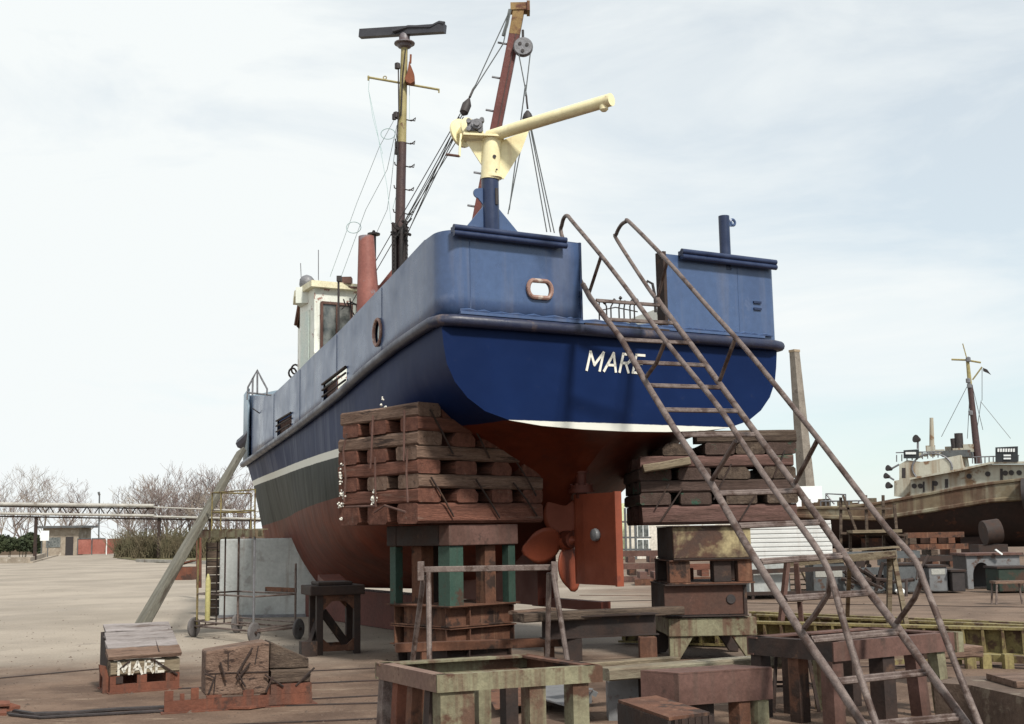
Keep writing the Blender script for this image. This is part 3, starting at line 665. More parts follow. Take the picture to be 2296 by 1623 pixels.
# radar mast
MY = BO.y+fu.y*6.9
def mp_(x, y, dy=0): return at(x, y, MY+dy)
mast = MB().tube([mp_(895, 640), mp_(897, 490), mp_(901, 320)], [.095, .09, .085], 14).build('mast', mast_brown, boat)
MB().tube([mp_(901, 320), mp_(904, 200), mp_(907, 100)], [.08, .072, .06], 14).build('mast_top', ochre, mast)
k = MB()
for i, y in enumerate((268, 320, 372, 424, 478)):
    xm = 901-(y-320)*.025; k.tube([mp_(xm+8, y), mp_(xm+20, y+3, -.1), mp_(xm+30, y-4, -.1), mp_(xm+28, y+3, -.1), mp_(xm+18, y+1, -.1)], .012, 5)
    k.tube([mp_(xm-8, y), mp_(xm+8, y)], .012, 5); k.tube([mp_(xm-8, y), mp_(xm-14, y-3), mp_(xm-15, y-9)], .012, 5); k.build('rung', dark, mast); k = MB()
k = MB(); k.tube([mp_(825, 173), mp_(985, 201)], .022, 8); k.tube([mp_(984, 200), mp_(984, 208)], .015, 5); k.tube([mp_(826, 170), mp_(826, 180)], .02, 5); k.ring(mp_(863, 174), X, Z, .03, .01, 10); k.build('yardarm', ochre, mast)
k = MB(); k.lathe(mp_(907, 108), Z, [(0, .07), (.02, .12), (.07, .13), (.08, .19), (.1, .19), (.1, .1), (.24, .1), (.3, .06)], 16); rp = k.build('radar_pedestal', M('pedestal', (.2, .19, .21), (.12, .08, .08), 6, rough=.5), mast)
k = MB(); a, c = mp_(808, 76, .3), mp_(998, 64, -.3); k.bar(a, c, .12, .155); k.tube([mp_(880, 70, -.05), mp_(915, 60, -.1), mp_(965, 60, -.25), mp_(985, 50, -.3), mp_(996, 52, -.35)], .035, 6); k.build('radar_antenna', radar_m, rp)
k = MB(); k.plate([mp_(918, 140, -.1), mp_(914, 165, -.1), mp_(908, 178, -.1), mp_(912, 186, -.1), mp_(921, 190, -.1), mp_(930, 185, -.1), mp_(929, 168, -.1), mp_(922, 150, -.1)], .14, Yv); k.tube([mp_(920, 142, -.1), mp_(921, 122, -.1)], .02, 5); k.build('mast_flag', M('flag_brown', (.28, .1, .05), (.2, .07, .04), 5, rough=.9), mast)
k = MB()
for x, y, r_ in ((891, 148, .05), (888, 258, .05), (884, 262, .04), (890, 325, .04), (889, 340, .035)): k.lathe(mp_(x, y, -.05), Z, [(-.06, .01), (-.05, r_), (.05, r_), (.07, .01)], 8)
k.tube([mp_(893, 150), mp_(894, 250, -.1), mp_(890, 300, -.1), mp_(893, 360, -.1)], .012, 5); k.tube([mp_(909, 110, -.06), mp_(903, 170, -.08), mp_(899, 260, -.1)], .012, 4)
k.build('mast_lamp', dark, mast)
# gear round the mast foot: winch, chains, blocks
k = MB(); rr = random.Random(5)
k.box(mp_(897, 560, -.1), X, Yv, Z, (-.14, -.06), (-.1, .1), (-.55, .45)); k.box(mp_(897, 560, -.1), X, Yv, Z, (.06, .13), (-.1, .1), (-.55, .45)); k.tube([mp_(899, 610, -.25), mp_(900, 510, -.25)], .035, 8)
for i in range(26):
    a = mp_(rr.uniform(882, 914), rr.uniform(492, 530), rr.uniform(-.25, .1)); b_ = a+V((rr.uniform(-.12, .12), rr.uniform(-.1, .1), rr.uniform(-.12, .12))); k.tube([a, (a+b_)/2+V((0, 0, rr.uniform(-.05, .05))), b_], rr.uniform(.012, .03), 5)
for i in range(20):
    c = mp_(912+rr.uniform(-1, 1), 505+i*5, -.2); k.ring(c, X if i % 2 else Yv, Z, .018, .008, 8)
for i in range(20):
    c = mp_(883+rr.uniform(-1, 1), 520+i*4.5, -.2); k.ring(c, X if i % 2 else Yv, Z, .018, .008, 8)
k.build('mast_winch', dark, mast)
# derrick: a red square steel boom with step irons
DY = 18.2
def de(x, y, dy=0): return at(x, y, DY+dy)
a, c = de(1058, 560), de(1153, 80); kk = MB(); kk.bar(a, c, .17, .17); der = kk.build('derrick', mast_red, boat, bevel=.01)
kk = MB(); kk.bar(a+V((.03, -.088, 0)), c+V((.03, -.088, 0)), .03, .012); kk.build('derrick_channel', mast_brown, der)
k = MB(); k.bar(de(1153, 80), de(1165, 14), .172, .172); k.box(de(1163, 20), X, Yv, Z, (-.13, .15), (-.1, .1), (-.05, .07)); k.box(de(1181, 20), X, Yv, Z, (0, .05), (-.12, .12), (-.07, .09)); k.build('derrick_head', M('ochre_rust', (.33, .22, .08), (.22, .12, .05), 4, rough=.7, c3=(.13, .05, .03), s3=4, t3=.52, w3=.1), der)
k = MB()
for x, y in ((1116, 95), (1103, 172), (1089, 246), (1062, 386), (1048, 460), (1076, 320)):
    k.tube([de(x, y), de(x+22, y+4)], .018, 6)
k.build('step_iron', steel_g, der)
k = MB(); c = de(1173, 105, -.15); k.lathe(c-Yv*.04, Yv, [(0, .02), (0, .14), (.02, .155), (.08, .155), (.1, .14), (.1, 0)], 20)
hb_ = k.build('pulley_block', steel_g, der)
k = MB()
for dx, dz in ((-.05, .04), (.06, .02), (-.01, -.08)): k.lathe(c+X*dx+Z*dz-Yv*.05, Yv, [(0, .028), (.012, .028)], 10)
k.tube([c+Z*.13, c+Z*.28], .02, 6); k.build('sheave_pin', dark, hb_)
k = MB(); k.lathe(de(1183, 262, -.4), Z, [(-.13, .02), (-.1, .06), (-.02, .085), (.05, .06), (.1, .02)], 12)
k.tube([de(1183, 244, -.4), de(1181, 228, -.4), de(1180, 215, -.35)], .016, 5); k.build('pulley_block', dark, der)
k = MB(); a, c = de(1038, 258, -.3), de(1053, 218, -.2); k.lathe(a, c-a, [(0, .02), (.05, .07), (.2, .075), (.3, .03), (.34, .012)], 10); k.tube([c, de(1061, 200, -.1), de(1068, 190, -.1)], .02, 5); k.build('pulley_block', dark, der)
k = MB()
for p in (((1140, 30), (1062, 200)), ((1127, 100), (1066, 196)), ((1145, 20), (1128, 100)), ((1163, 120), (1181, 215)), ((1189, 120), (1178, 215)), ((1178, 190), (1142, 470)),
          ((1174, 300), (1139, 480)), ((1186, 270), (1235, 520)), ((1188, 272), (1243, 522)), ((1182, 272), (1226, 520))):
    k.tube([de(*p[0], -.2), de(*p[1], -.3)], .009, 4)
k.tube([de(1143, 22, -.1), de(1136, 55, -.2), de(1128, 80, -.2)], .028, 5)
k.build('rigging', rope, boat)
k = MB()
for (xa, ya, xb, yb, y1) in ((1036, 258, 905, 500, -.1), (1039, 262, 912, 505, -.1), (1032, 255, 765, 720, 2.2), (1041, 266, 790, 700, 2.2), (1030, 262, 900, 555, 0), (1037, 270, 915, 520, -.1), (1040, 290, 880, 545, 0)):
    k.tube([de(xa, ya, -.3), at(xb, yb, MY+y1)], .009, 4)
k.build('topping_lift', rope, boat)
k = MB()
def lp(pts, Y0, Y1, r_=.0055):
    n_ = len(pts); k.tube([at(x, y, Y0+(Y1-Y0)*i/(n_-1)) for i, (x, y) in enumerate(pts)], r_, 3)
lp(((826, 200), (845, 290), (868, 420), (877, 500)), MY, MY); lp(((828, 175), (826, 200), (836, 265), (858, 345)), MY, MY); lp(((887, 262), (850, 330), (800, 455), (740, 620)), MY, 23)
lp(((890, 280), (868, 380), (820, 470), (765, 620)), MY, 23); lp(((889, 300), (877, 410), (868, 470), (845, 520)), MY, 22); lp(((918, 190), (918, 270)), MY, MY)
lp(((905, 300), (893, 420), (880, 470)), MY, MY)
k.ring(at(870, 300, MY), X, Z, .13, .007, 20, .1); k.ring(at(793, 510, 22.5), X, Z, .14, .007, 20, .11)
k.build('halyard', rope_lt, boat)
# wheelhouse
k = MB()
uA, uB = 9.0, 10.7; A = [(uA, .86), (uA+.9, .82), (uB, .60), (uB, -.60), (uA+.9, -.82), (uA, -.86)]
zt = 6.28; k.plate([LW(u, v, (zt+3.8)/2) for u, v in A], zt-3.8, Z); wh = k.build('wheelhouse', house_w, boat)
k = MB(); k.plate([LW(u+(.1 if u > uA else -.12), v*1.12, zt+.06) for u, v in A], .12, Z); k.build('wheelhouse_roof', cream if False else M('roof_cream', (.72, .69, .5), (.6, .55, .38), 3, rough=.6, c3=(.3, .16, .12), s3=3, t3=.66), wh)
for v0_, v1_ in ((.72, .12), (-.02, -.6)):
    k = MB(); k.box(LW(uA, 0, 0), fu, fv, Z, (-.02, .0), (v1_, v0_), (5.05, 6.0)); w1 = k.build('window', glass, wh)
    k = MB()
    for z_ in (5.05, 6.0): k.bar(LW(uA-.03, v0_, z_), LW(uA-.03, v1_, z_), .04, .05)
    for v_ in (v0_, v1_): k.bar(LW(uA-.03, v_, 5.03), LW(uA-.03, v_, 6.02), .05, .04)
    k.bar(LW(uA-.03, (v0_+v1_)/2, 5.05), LW(uA-.03, (v0_+v1_)/2, 6.0), .03, .03)
    k.build('window_frame', rust_pink, w1)
k = MB(); d2 = (LW(uA+.9, .82, 0)-LW(uA, .86, 0)).normalized()
k.box(LW(uA, .865, 0), d2, fv, Z, (.28, .8), (0, .02), (4.6, 5.9)); k.build('side_door', M('door_pale', (.5, .6, .55), (.62, .66, .6), 3, rough=.5, c3=(.35, .2, .16), s3=4, t3=.66), wh)
k = MB(); p = at(688, 640, 23); k.lathe(p-Z*.08, Z, [(0, .12), (.1, .15), (.2, .14), (.26, .09), (.29, .02)], 12); k.build('searchlight', steel_g, wh); k = MB(); k.box(p-Z*.1, X, Yv, Z, (-.18, .3), (-.2, .3), (-.28, .03)); k.build('lamp_housing', house_w, wh)
k = MB(); k.bar(at(668, 730, 23.6), at(680, 660, 23.4), .15, .06); k.plate([at(668, 735, 23.6), at(672, 690, 23.6), at(690, 660, 23.5), at(700, 655, 23.5), at(690, 672, 23.5), at(676, 705, 23.6)], .3, Yv); k.build('wing_bracket', rust, wh)
k = MB(); k.tube([at(759, 620, 21.8), at(759, 740, 21.8)], .02, 6); k.box(at(759, 625, 21.8), X, Yv, Z, (-.03, .06), (-.05, .05), (-.05, .05))
for i in range(7): k.tube([at(760+rr.uniform(0, 40), 660+rr.uniform(0, 60), 21.9), at(760+rr.uniform(0, 45), 650+rr.uniform(0, 70), 21.9)], .012, 4)
k.build('aft_rail', dark, boat)
k = MB(); k.box(LW(0, 0, 0), fu, fv, Z, (7.9, 8.96), (.152, .9), (3.7, 5.0)); k.box(LW(0, 0, 0), fu, fv, Z, (7.9, 8.96), (-.62, .15), (3.7, 5.7)); k.build('engine_casing', house_w, boat)
k = MB(); f0 = at(824, 700, 21.4); k.tube([at(826, 700, 21.4), at(821, 530, 21.4)], [.215, .14], 20); fn_ = k.build('funnel', funnel_m, boat)
k = MB(); p = at(838, 600, 22); q = at(838, 528, 22); k.tube([p, q], .045, 10); k.lathe(q, Z, [(0, .03), (.01, .12), (.04, .12), (.06, .04), (.1, .02)], 12); k.build('vent_cowl', dark, boat)
k = MB(); k.plate([at(850, 650, 22), at(893, 596, 22), at(893, 640, 22), at(860, 690, 22)], .5, Yv); k.build('mast_foot', funnel_m, boat)
k = MB(); k.box(LW(8.2, -.9, 0), fu, fv, Z, (0, .5), (-.25, .25), (3.7, 6.35)); k.build('locker', M('casing_cream', (.6, .58, .5), (.5, .47, .4), 3, c3=(.3, .16, .12), s3=3, t3=.6), boat)
k = MB(); k.tube([at(705, 648, 22.9), at(706, 700, 22.9), at(707, 752, 22.9)], .014, 5); k.tube([at(684, 690, 23.1), at(684, 790, 23.1)], .014, 5); k.tube([at(698, 700, 22.9), at(694, 780, 22.9)], .014, 5); k.build('grab_rail', rust, wh)
k = MB(); k.plate([at(x, y, 22.75) for x, y in ((690, 752), (704, 746), (704, 800), (690, 806))], .03); k.build('hatch', cream, wh)
k = MB(); k.tube([at(714, 628, 22.4), at(714, 560, 22.4)], .008, 4); k.tube([at(676, 640, 23.5), at(674, 590, 23.5)], .008, 4); k.build('whip_aerial', steel_g, wh)
k = MB(); k.tube([at(742, 640, 22.6), at(800, 645, 22.7), at(862, 640, 22.9)], .02, 5); k.box(at(775, 634, 22.7), X, Yv, Z, (-.12, .12), (-.1, .1), (-.03, .1)); k.build('roof_fitting', rust_pink, wh)
for x, y in ((662, 828), (656, 836)):
    k = MB(); k.ring(at(x, y, 25), X, Z, .08, .02, 12, .1); k.build('bollard_ring', rust_dark, boat)
k = MB()                                              # wires hanging down the bow
for pts in (((596, 890), (588, 930), (590, 965)), ((603, 905), (600, 940)), ((566, 915), (584, 928))): k.tube([at(x, y, 26.3) for x, y in pts], .012, 4)
k.build('bow_line', dark, boat)
# ================================================================== TIMBER CRIBS AND STANDS
def crib(name, label, c0, da, db, layers, h, z0, first_h, rods, m_sel, parent_label=None):
    T = thing(name, label, 'timber crib', c0+Z*z0, 0, 'timber cribs under the stern')
    z = z0
    for i, L_ in enumerate(layers):
        hh = first_h if i == 0 else h
        if L_[0] == 'a':                      # beams along da, spaced along db
            for t_ in L_[2]:
                w = L_[3]; o0 = c0+db*(t_+w/2)+da*random.uniform(-.012, .012)+Z*(z+hh/2)
                timber('timber', o0, o0+da*L_[1]+da*random.uniform(-.03, .03), w, hh-.006, m_sel(i, 'a'), T)
        else:
            for t_ in L_[2]:
                w = L_[3]; o0 = c0+da*(t_+w/2)+db*random.uniform(-.02, .01)+Z*(z+hh/2)
                timber('timber', o0, o0+db*L_[1], w, hh-.006, m_sel(i, 'b'), T, round_=random.choice((0, .2, 1.0)))
        z += hh
    return T
ca, cb = V((.725, .688, 0)), V((-.688, .725, 0))
c0 = at(937, 1172, 14.4); c0.z = 0
def sel1(i, k_): return (wood_r if i < 3 else random.choice((wood_r, wood_r, wood_g))) if k_ == 'b' else (wood_r if i < 1 else random.choice((wood_g, wood_r, wood_r)))
Llay = [('a', 2.12, (0, .60, 1.2), .40), ('b', 1.62, (.0, .60, 1.2, 1.76), .35), ('a', 2.12, (0, .60, 1.2), .40), ('b', 1.62, (.0, .6, 1.2, 1.76), .35),
        ('a', 2.08, (.0, .6, 1.22), .40), ('b', 1.62, (.0, .55, 1.05, 1.42), .38), ('a', 1.35, (-.02, .6, 1.2), .34), ('b', 1.60, (.02, .4, .66), .36)]
crib1 = crib('timber_crib', 'weathered brown timber crib with slanting steel rods under the port quarter, beside the propeller', c0, ca, cb, Llay, .172, 1.73, .25, None, sel1)
na = ca.cross(Z)*1; nb_ = cb.cross(Z)*-1
def face_a(x, y, off=.03): return onp(x, y, c0+na*off*(1 if na.y < 0 else -1), na)
def face_b(x, y, off=.03): return onp(x, y, c0+nb_*off*(1 if nb_.y < 0 else -1), nb_)
def z4(x, y): return (820+x/3.958)/1.115, (950+y/3.958)/1.115
for a_, b_ in (((1010, 290), (1240, 735)), ((1385, 375), (1600, 770)), ((1020, 960), (1245, 1350)), ((1465, 985), (1700, 1360)), ((1835, 1015), (2070, 1345)), ((1870, 820), (2060, 1145))):
    k = MB(); p, q = face_a(*z4(*a_), .035), face_a(*z4(*b_), .035); k.tube([p, (p+q)/2+na*random.uniform(-.0, .02), q], .013, 6); k.build('tie_rod', rust_dark, crib1)
for pts in (((185, 530), (150, 700), (175, 960), (160, 1200)), ((445, 350), (430, 700), (420, 870)), ((755, 300), (750, 800)), ((465, 760), (470, 1240)), ((785, 680), (775, 900), (790, 1210)),
            ((180, 1255), (475, 1245)), ((460, 1310), (560, 1240), (770, 1305))):
    k = MB(); k.tube([face_b(*z4(*p), .035) for p in pts], .013, 6); k.build('tie_rod', rust_pink, crib1)
k = MB(); rr = random.Random(8)
for cx, cy, n_, sx_, sy_ in ((115, 1120, 26, 35, 40), (100, 1235, 14, 25, 25), (105, 1375, 7, 12, 15), (430, 1100, 14, 15, 22), (425, 1190, 28, 28, 30), (100, 950, 22, 14, 70), (120, 840, 4, 12, 14), (515, 185, 3, 10, 20), (500, 240, 2, 6, 6), (540, 265, 2, 8, 6)):
    for i in range(n_):
        p = face_b(*z4(max(cx+26, 118)+rr.gauss(0, sx_*.42), cy+rr.gauss(0, sy_*.5)), rr.uniform(.012, .03)); q_ = rr.uniform(.6, 1.15); k.lathe(p-Z*.01, V((rr.gauss(0, 1), rr.gauss(0, 1), 1)), [(0, .004*q_), (.004, .013*q_), (.014, .015*q_), (.022, .003)], 6)
k.build('white_crust', whiteblob, crib1)
# steel frames under the port crib
def ring_frame(name, label, c, da, la, db, lb, z0, z1, m, w=.18, group=None):
    T = thing(name, label, 'steel frame', c+Z*z0, 0, group); h = z1-z0-.006; zc = (z0+z1)/2; i_ = w/2
    for (p, q) in ((c+db*i_, c+db*i_+da*la), (c+db*(lb-i_), c+db*(lb-i_)+da*la), (c+da*i_+db*w, c+da*i_+db*(lb-w)), (c+da*(la-i_)+db*w, c+da*(la-i_)+db*(lb-w))):
        k = MB(); ibeam(k, p+Z*zc, q+Z*zc, h, w if p != q else w); k.build('girder', m, T)
    for p in (c+db*.01+da*.3*la, c+db*.01+da*.97*la):
        k = MB(); k.box(p, da, db, Z, (-.007, .007), (0, w-.02), (z0+.02, z1-.02)); k.build('stiffener', m, T)
    return T
tc0 = V((-.80, 14.85, 0)); la, lb = 1.10, 1.19
ring_frame('steel_stand', 'lowest rusty girder frame resting on the ground under the port crib', tc0+ca*.03+cb*.03, ca, la-.06, cb, lb-.06, 0, .22, rust_dark)
ring_frame('steel_stand', 'brown flanged girder frame, lower of the pair under the green posts', tc0, ca, la, cb, lb, .225, .47, rust)
ring_frame('steel_stand', 'brown flanged girder frame with a red paint fleck, directly under the green posts', tc0, ca, la, cb, lb, .475, .72, rust)
gs = thing('green_stand', 'stand of green and brown steel posts under the port timber crib', 'stand', tc0+Z*.72)
for (s_, t_, w_, m) in ((0, 0, .22, green_paint), (1, 0, .12, green_paint), (0, 1, .12, green_paint), (.68, .05, .18, rust), (.15, .72, .2, rust), (1, 1, .18, rust_dark), (.5, .9, .18, rust_dark)):
    c = tc0+ca*(s_*(la-w_))+cb*(t_*(lb-w_)); k = MB(); k.box(c, ca, cb, Z, (0, w_), (0, w_), (.724, 1.455)); k.build('post', m, gs, bevel=.006)
k = MB(); k.box(tc0, ca, cb, Z, (-.04, la+.04), (-.04, lb+.04), (.722, .735)); k.build('base_plate', rust, gs)
tf = thing('steel_stand', 'pinkish rust box frame between the green posts and the port crib', 'steel frame', tc0+Z*1.46)
for (x0, x1, y0, y1) in ((-.03, la+.03, -.03, .17), (-.03, la+.03, lb-.17, lb+.03), (-.03, .17, .172, lb-.172), (la-.17, la+.03, .172, lb-.172)):
    k = MB(); k.box(tc0, ca, cb, Z, (x0, x1), (y0, y1), (1.46, 1.715)); k.build('side_beam', rust_pink if y1 < .2 else rust_dark, tf, bevel=.012)
# starboard crib and its stack
ra, rb = V((.996, .05, 0)).normalized(), V((-.05, .996, 0)).normalized()
rc = at(1440, 1178, 15.5); rc.z = 0
def sel2(i, k_): return random.choice((wood_p, wood_pp)) if k_ == 'a' else random.choice((wood_d, wood_p))
Rl = [('a', 2.02, (0, .55, 1.1), .3), ('b', 1.45, (-.02, .5, 1.1, 1.62), .4), ('a', 2.02, (0, .6, 1.1), .3), ('b', 1.4, (-.02, .48, 1.0, 1.6), .42), ('a', 2.0, (0, .6), .3),
      ('b', 1.2, (.3, .85, 1.25, 1.66), .38), ('a', 1.6, (.0, .6), .3)]
crib2 = crib('timber_crib', 'dark timber crib with flaking green and red paint under the starboard quarter, behind the ladder', rc, ra, rb, Rl[:6]+[], .158, 1.67, .25, None, sel2)
o0 = rc+ra*.75+rb*.15+Z*2.79; timber('timber', o0, o0+ra*1.3, .3, .16, wood_d, crib2); 
timber('timber', at(1441, 1052, 15.45), at(1545, 1034, 15.45), .3, .1, wood_y, crib2)
k = MB()
for a_, b_ in (((1640, 1040), (1600, 1120)), ((1500, 1085), (1470, 1140)), ((1530, 1095), (1480, 1170)), ((1700, 1100), (1660, 1165)), ((1760, 1010), (1735, 1070))):
    p, q = onp(*a_, rc-rb*.03, rb), onp(*b_, rc-rb*.03, rb); k.tube([p, q], .011, 6)
k.build('tie_rod', rust_dark, crib2)
def z3(x, y): return (1560+x/2.286)/1.115, (1100+y/2.286)/1.115
rt0 = at(1509, 1200, 15.2); rt0.z = 0
def rbox(name, label, x0, x1, d0, d1, z0, z1, m):
    T = thing(name, label, 'steel frame', rt0+ra*x0+Z*z0, 0, 'steel stack under the starboard crib'); return T
T = rbox('steel_stand', 'rusty steel box with large pale yellow paint patch, at the top of the starboard stack', 0, 1, 0, 1, 1.24, 1.65, patch_paint)
k = MB(); k.box(rt0, ra, rb, Z, (0, .98), (0, .06), (1.25, 1.64)); k.build('front_plate', patch_paint, T, bevel=.008)
k = MB(); k.box(rt0, ra, rb, Z, (-.01, 1.0), (-.05, 1.2), (1.232, 1.248)); k.box(rt0, ra, rb, Z, (-.01, 1.0), (-.05, 1.2), (1.642, 1.655)); k.box(rt0, ra, rb, Z, (0, .05), (.062, 1.2), (1.25, 1.64)); k.box(rt0, ra, rb, Z, (.93, .98), (.062, 1.2), (1.25, 1.64)); k.build('flange', rust_dark, T)
T = rbox('steel_stand', 'rusty open frame with daylight between its short posts, second from top of the starboard stack', 0, 1, 0, 1, .94, 1.23, rust)
k = MB(); k.box(rt0, ra, rb, Z, (-.08, 1.0), (-.04, 1.15), (.935, .95)); k.box(rt0, ra, rb, Z, (-.06, 1.0), (-.03, 1.15), (1.214, 1.229)); k.build('flange', rust, T)
for x0, x1, y0, y1, m in ((-.06, .2, 0, .2, rust), (.50, .72, .02, .25, rust_dark), (.8, .98, 0, .2, rust), (-.06, .14, .9, 1.1, rust_dark), (.22, .44, 1.0, 1.1, rust_red), (.8, .98, .9, 1.1, rust_dark)):
    k = MB(); k.box(rt0, ra, rb, Z, (x0, x1), (y0, y1), (.952 if m != rust_red else .952, 1.212 if m != rust_red else 1.1)); k.build('post', m, T, bevel=.006)
T = rbox('steel_stand', 'deep rusty girder with a dark round hole near its right end, starboard stack', 0, 1, 0, 1, .53, .93, rust)
k = MB(); k.box(rt0, ra, rb, Z, (-.13, .86), (.02, .05), (.56, .915)); k.build('web', M('rust_web', (.07, .035, .025), (.11, .05, .035), 3, c3=(.26, .13, .11), s3=2.2, t3=.6, w3=.08, rough=.8), T)
k = MB(); k.box(rt0, ra, rb, Z, (-.13, .9), (-.06, 1.1), (.918, .933)); k.box(rt0, ra, rb, Z, (-.13, .9), (-.06, 1.1), (.535, .55)); k.box(rt0, ra, rb, Z, (.86, .9), (0, 1.1), (.552, .916)); k.box(rt0, ra, rb, Z, (-.12, -.08), (.052, 1.1), (.552, .916)); k.build('flange', rust_dark, T)
k = MB(); k.lathe(rt0+ra*.70+rb*.012+Z*.74, rb*-1, [(0, .06), (.008, .055)], 14); k.build('hole', dark, T)
T = thing('green_trestle', 'pale green steel trestle with splayed gusset legs at the foot of the starboard stack', 'trestle', rt0+ra*-.1)
k = MB(); k.box(rt0, ra, rb, Z, (-.10, 1.0), (-.03, .15), (.30, .52)); k.box(rt0, ra, rb, Z, (-.10, 1.0), (.95, 1.1), (.30, .52)); k.box(rt0, ra, rb, Z, (-.10, .0), (.152, .948), (.31, .515)); k.box(rt0, ra, rb, Z, (.85, .95), (.152, .948), (.31, .515)); k.build('top_frame', green_steel, T, bevel=.008)
for y_ in (.0, .98):
    for s_ in (-1, 1):
        base = rt0+rb*(y_+.04); k = MB(); xe = -.09 if s_ < 0 else .99; k.plate([base+ra*xe+Z*.297, base+ra*(xe-s_*.30)+Z*.297, base+ra*(xe-s_*.12)+Z*.02, base+ra*xe+Z*.0], .09, rb); k.build('leg', green_steel if y_ < .5 else rust_dark, T, bevel=.006)
# dark stand with octagonal opening
ks = gp(755, 1477); T = thing('keel_stand', 'dark steel stand with octagonal openings and a heavy top slab, behind the blocks', 'stand', ks)
ka, kb2 = V((.93, .36, 0)).normalized(), V((-.36, .93, 0)).normalized(); k0 = gp(718, 1470)+V((-.05, 0, 0))
k = MB(); k.box(k0, ka, kb2, Z, (-.10, .66), (-.06, .62), (.80, .93)); k.box(k0, ka, kb2, Z, (.02, .5), (0, .5), (.932, .98)); k.build('top_slab', rust_dark, T, bevel=.015)
for s_ in (0, .52):
    for t_ in (0, .46):
        k = MB(); k.box(k0+ka*s_+kb2*t_, ka, kb2, Z, (0, .09), (0, .09), (0, .8)); k.build('leg', rust_dark, T, bevel=.004)
for t_ in (.02, .48):
    k = MB()
    for pts in ((((.09, .8), (.52, .8), (.52, .60), (.40, .72), (.21, .72), (.09, .60))), (((.09, .05), (.52, .05), (.52, .22), (.42, .13), (.19, .13), (.09, .22)))):
        k = MB(); k.plate([k0+ka*x_+kb2*t_+Z*(z_-.002) for x_, z_ in pts], .03, kb2); k.build('web_plate', rust, T)
k = MB(); k.bar(k0+ka*-.12+kb2*-.05+Z*.12, k0+ka*.1+kb2*.3+Z*.5, .06, .08); k.bar(k0+ka*.1+kb2*.1+Z*.58, k0+ka*.5+kb2*.3+Z*.08, .06, .1); k.box(k0, ka, kb2, Z, (-.22, -.01), (-.1, .1), (0, .2)); k.build('brace', rust_dark, T)
k = MB(); k.bar(at(737, 1296, 19.5), at(765, 1325, 18.5), .35, .12); tag(k.build('keel_block', antifoul, loc=at(750, 1320, 19)), 'small red block on top of the dark stand under the keel', 'block')
k = MB(); a, c = LW(5.5, 0, .31), LW(11.5, 0, .31); k.bar(a, c, .4, .6); tag(k.build('keel_beam', M('keel_brown', (.10, .035, .028), (.15, .06, .05), 2, rough=.9), loc=LW(8, 0, 0)), 'long dark red beam lying under the keel', 'beam')
# ================================================================== LEFT: BLOCKS, SHORE, TROLLEY
timb = timber('timber_shore', at(281, 1466, 13.7), at(541, 1012, 26.5), .20, .11, wood_plank, None, up=V((-.25, -1, .3)).normalized(), bevel=.01, jit=.003, seg=8)
tag(timb, 'long grey timber shore leaning from the MARE block up to the bow', 'prop')
roofwood = M('roof_wood', (.33, .295, .29), (.21, .185, .175), 3, stretch=(.5, 5, 5), c3=(.12, .09, .08), s3=3, t3=.6, rough=.9, bump=.6, fine=.35)
# block lettered MARE
mb0 = gp(246, 1556); m1 = gp(402, 1544); ma_ = (m1-mb0).normalized(); mbk = Z.cross(ma_); wl_ = (m1-mb0).length
T = thing('shore_block', 'timber block with sloping grey top and MARE painted in white, foot of the leaning shore', 'block', mb0)
k = MB()
k.box(mb0, ma_, mbk, Z, (0, wl_), (0, .05), (0, .09)); k.box(mb0, ma_, mbk, Z, (0, wl_), (.55, .6), (0, .2)); k.box(mb0, ma_, mbk, Z, (-.02, wl_+.02), (-.05, .62), (0, .012))
for x_ in (.0, .28, .58, wl_-.1): k.box(mb0, ma_, mbk, Z, (x_, x_+.1), (.003, .052), (.092, .175))
k.build('channel_base', rust_red, T)
k = MB(); k.box(mb0, ma_, mbk, Z, (.06, .13), (-.01, .5), (.1, .17)); k.build('spacer', rust_dark, T)
o_ = mb0+mbk*.08+Z*.255; board = timber('board', o_, o_+ma_*wl_, .14, .15, wood_y, T)
k = MB(); k.plate([mb0+ma_*x_+mbk*y_+Z*z_ for x_, y_, z_ in ((wl_-.03, .15, .18), (wl_-.03, .62, .18), (wl_-.03, .62, .62), (wl_-.03, .12, .35))], .05, ma_); k.build('side_cheek', rust_dark, T); k = MB(); k.plate([mb0+ma_*x_+mbk*y_+Z*z_ for x_, y_, z_ in ((.03, .15, .18), (.03, .62, .18), (.03, .62, .6), (.03, .12, .35))], .05, ma_); k.build('side_cheek', rust_dark, T)
for i in range(4):
    y0_, z0_ = -.03+.165*i, .37+.075*i
    o_ = mb0+mbk*(y0_+.08)+Z*(z0_+.03); timber('board', o_-ma_*.03+ma_*.04*(i*.5), o_+ma_*(wl_+.01), .175, .045, roofwood if i else wood_g, T, up=(Z-mbk*.45).normalized())
k = MB(); lettering(k, 'MARE', mb0+ma_*.085+mbk*.004+Z*.195, ma_, Z, .115, {'M': 1.12, 'A': 1.05, 'R': .9, 'E': .8}, .22, .0, mbk, 1.12, .008); k.build('painted_letters', M('worn_white', (.62, .6, .54), (.5, .47, .4), 9, c3=(.2, .15, .1), s3=14, t3=.56, w3=.05), T)
k = MB()
for pts in (((0.02, .02, .19), (.2, -.01, .33)), ((.42, -.01, .34), (.7, -.012, .15)), ((.5, -.0, .40), (.52, .3, .53), (.75, .5, .62)), ((.3, 0, .39), (.34, .3, .52))): k.tube([mb0+ma_*x_+mbk*y_+Z*z_ for x_, y_, z_ in pts], .009, 5)
k.build('tie_rod', rust_dark, T)
k = MB(); k.plate([mb0+ma_*x_+Z*z_+mbk*.1 for x_, z_ in ((-.06, 0), (.0, .0), (.0, .16), (-.03, .28), (-.1, .3), (-.09, .22), (-.06, .16))], .05, mbk); k.build('lifting_lug', rust_red, T)
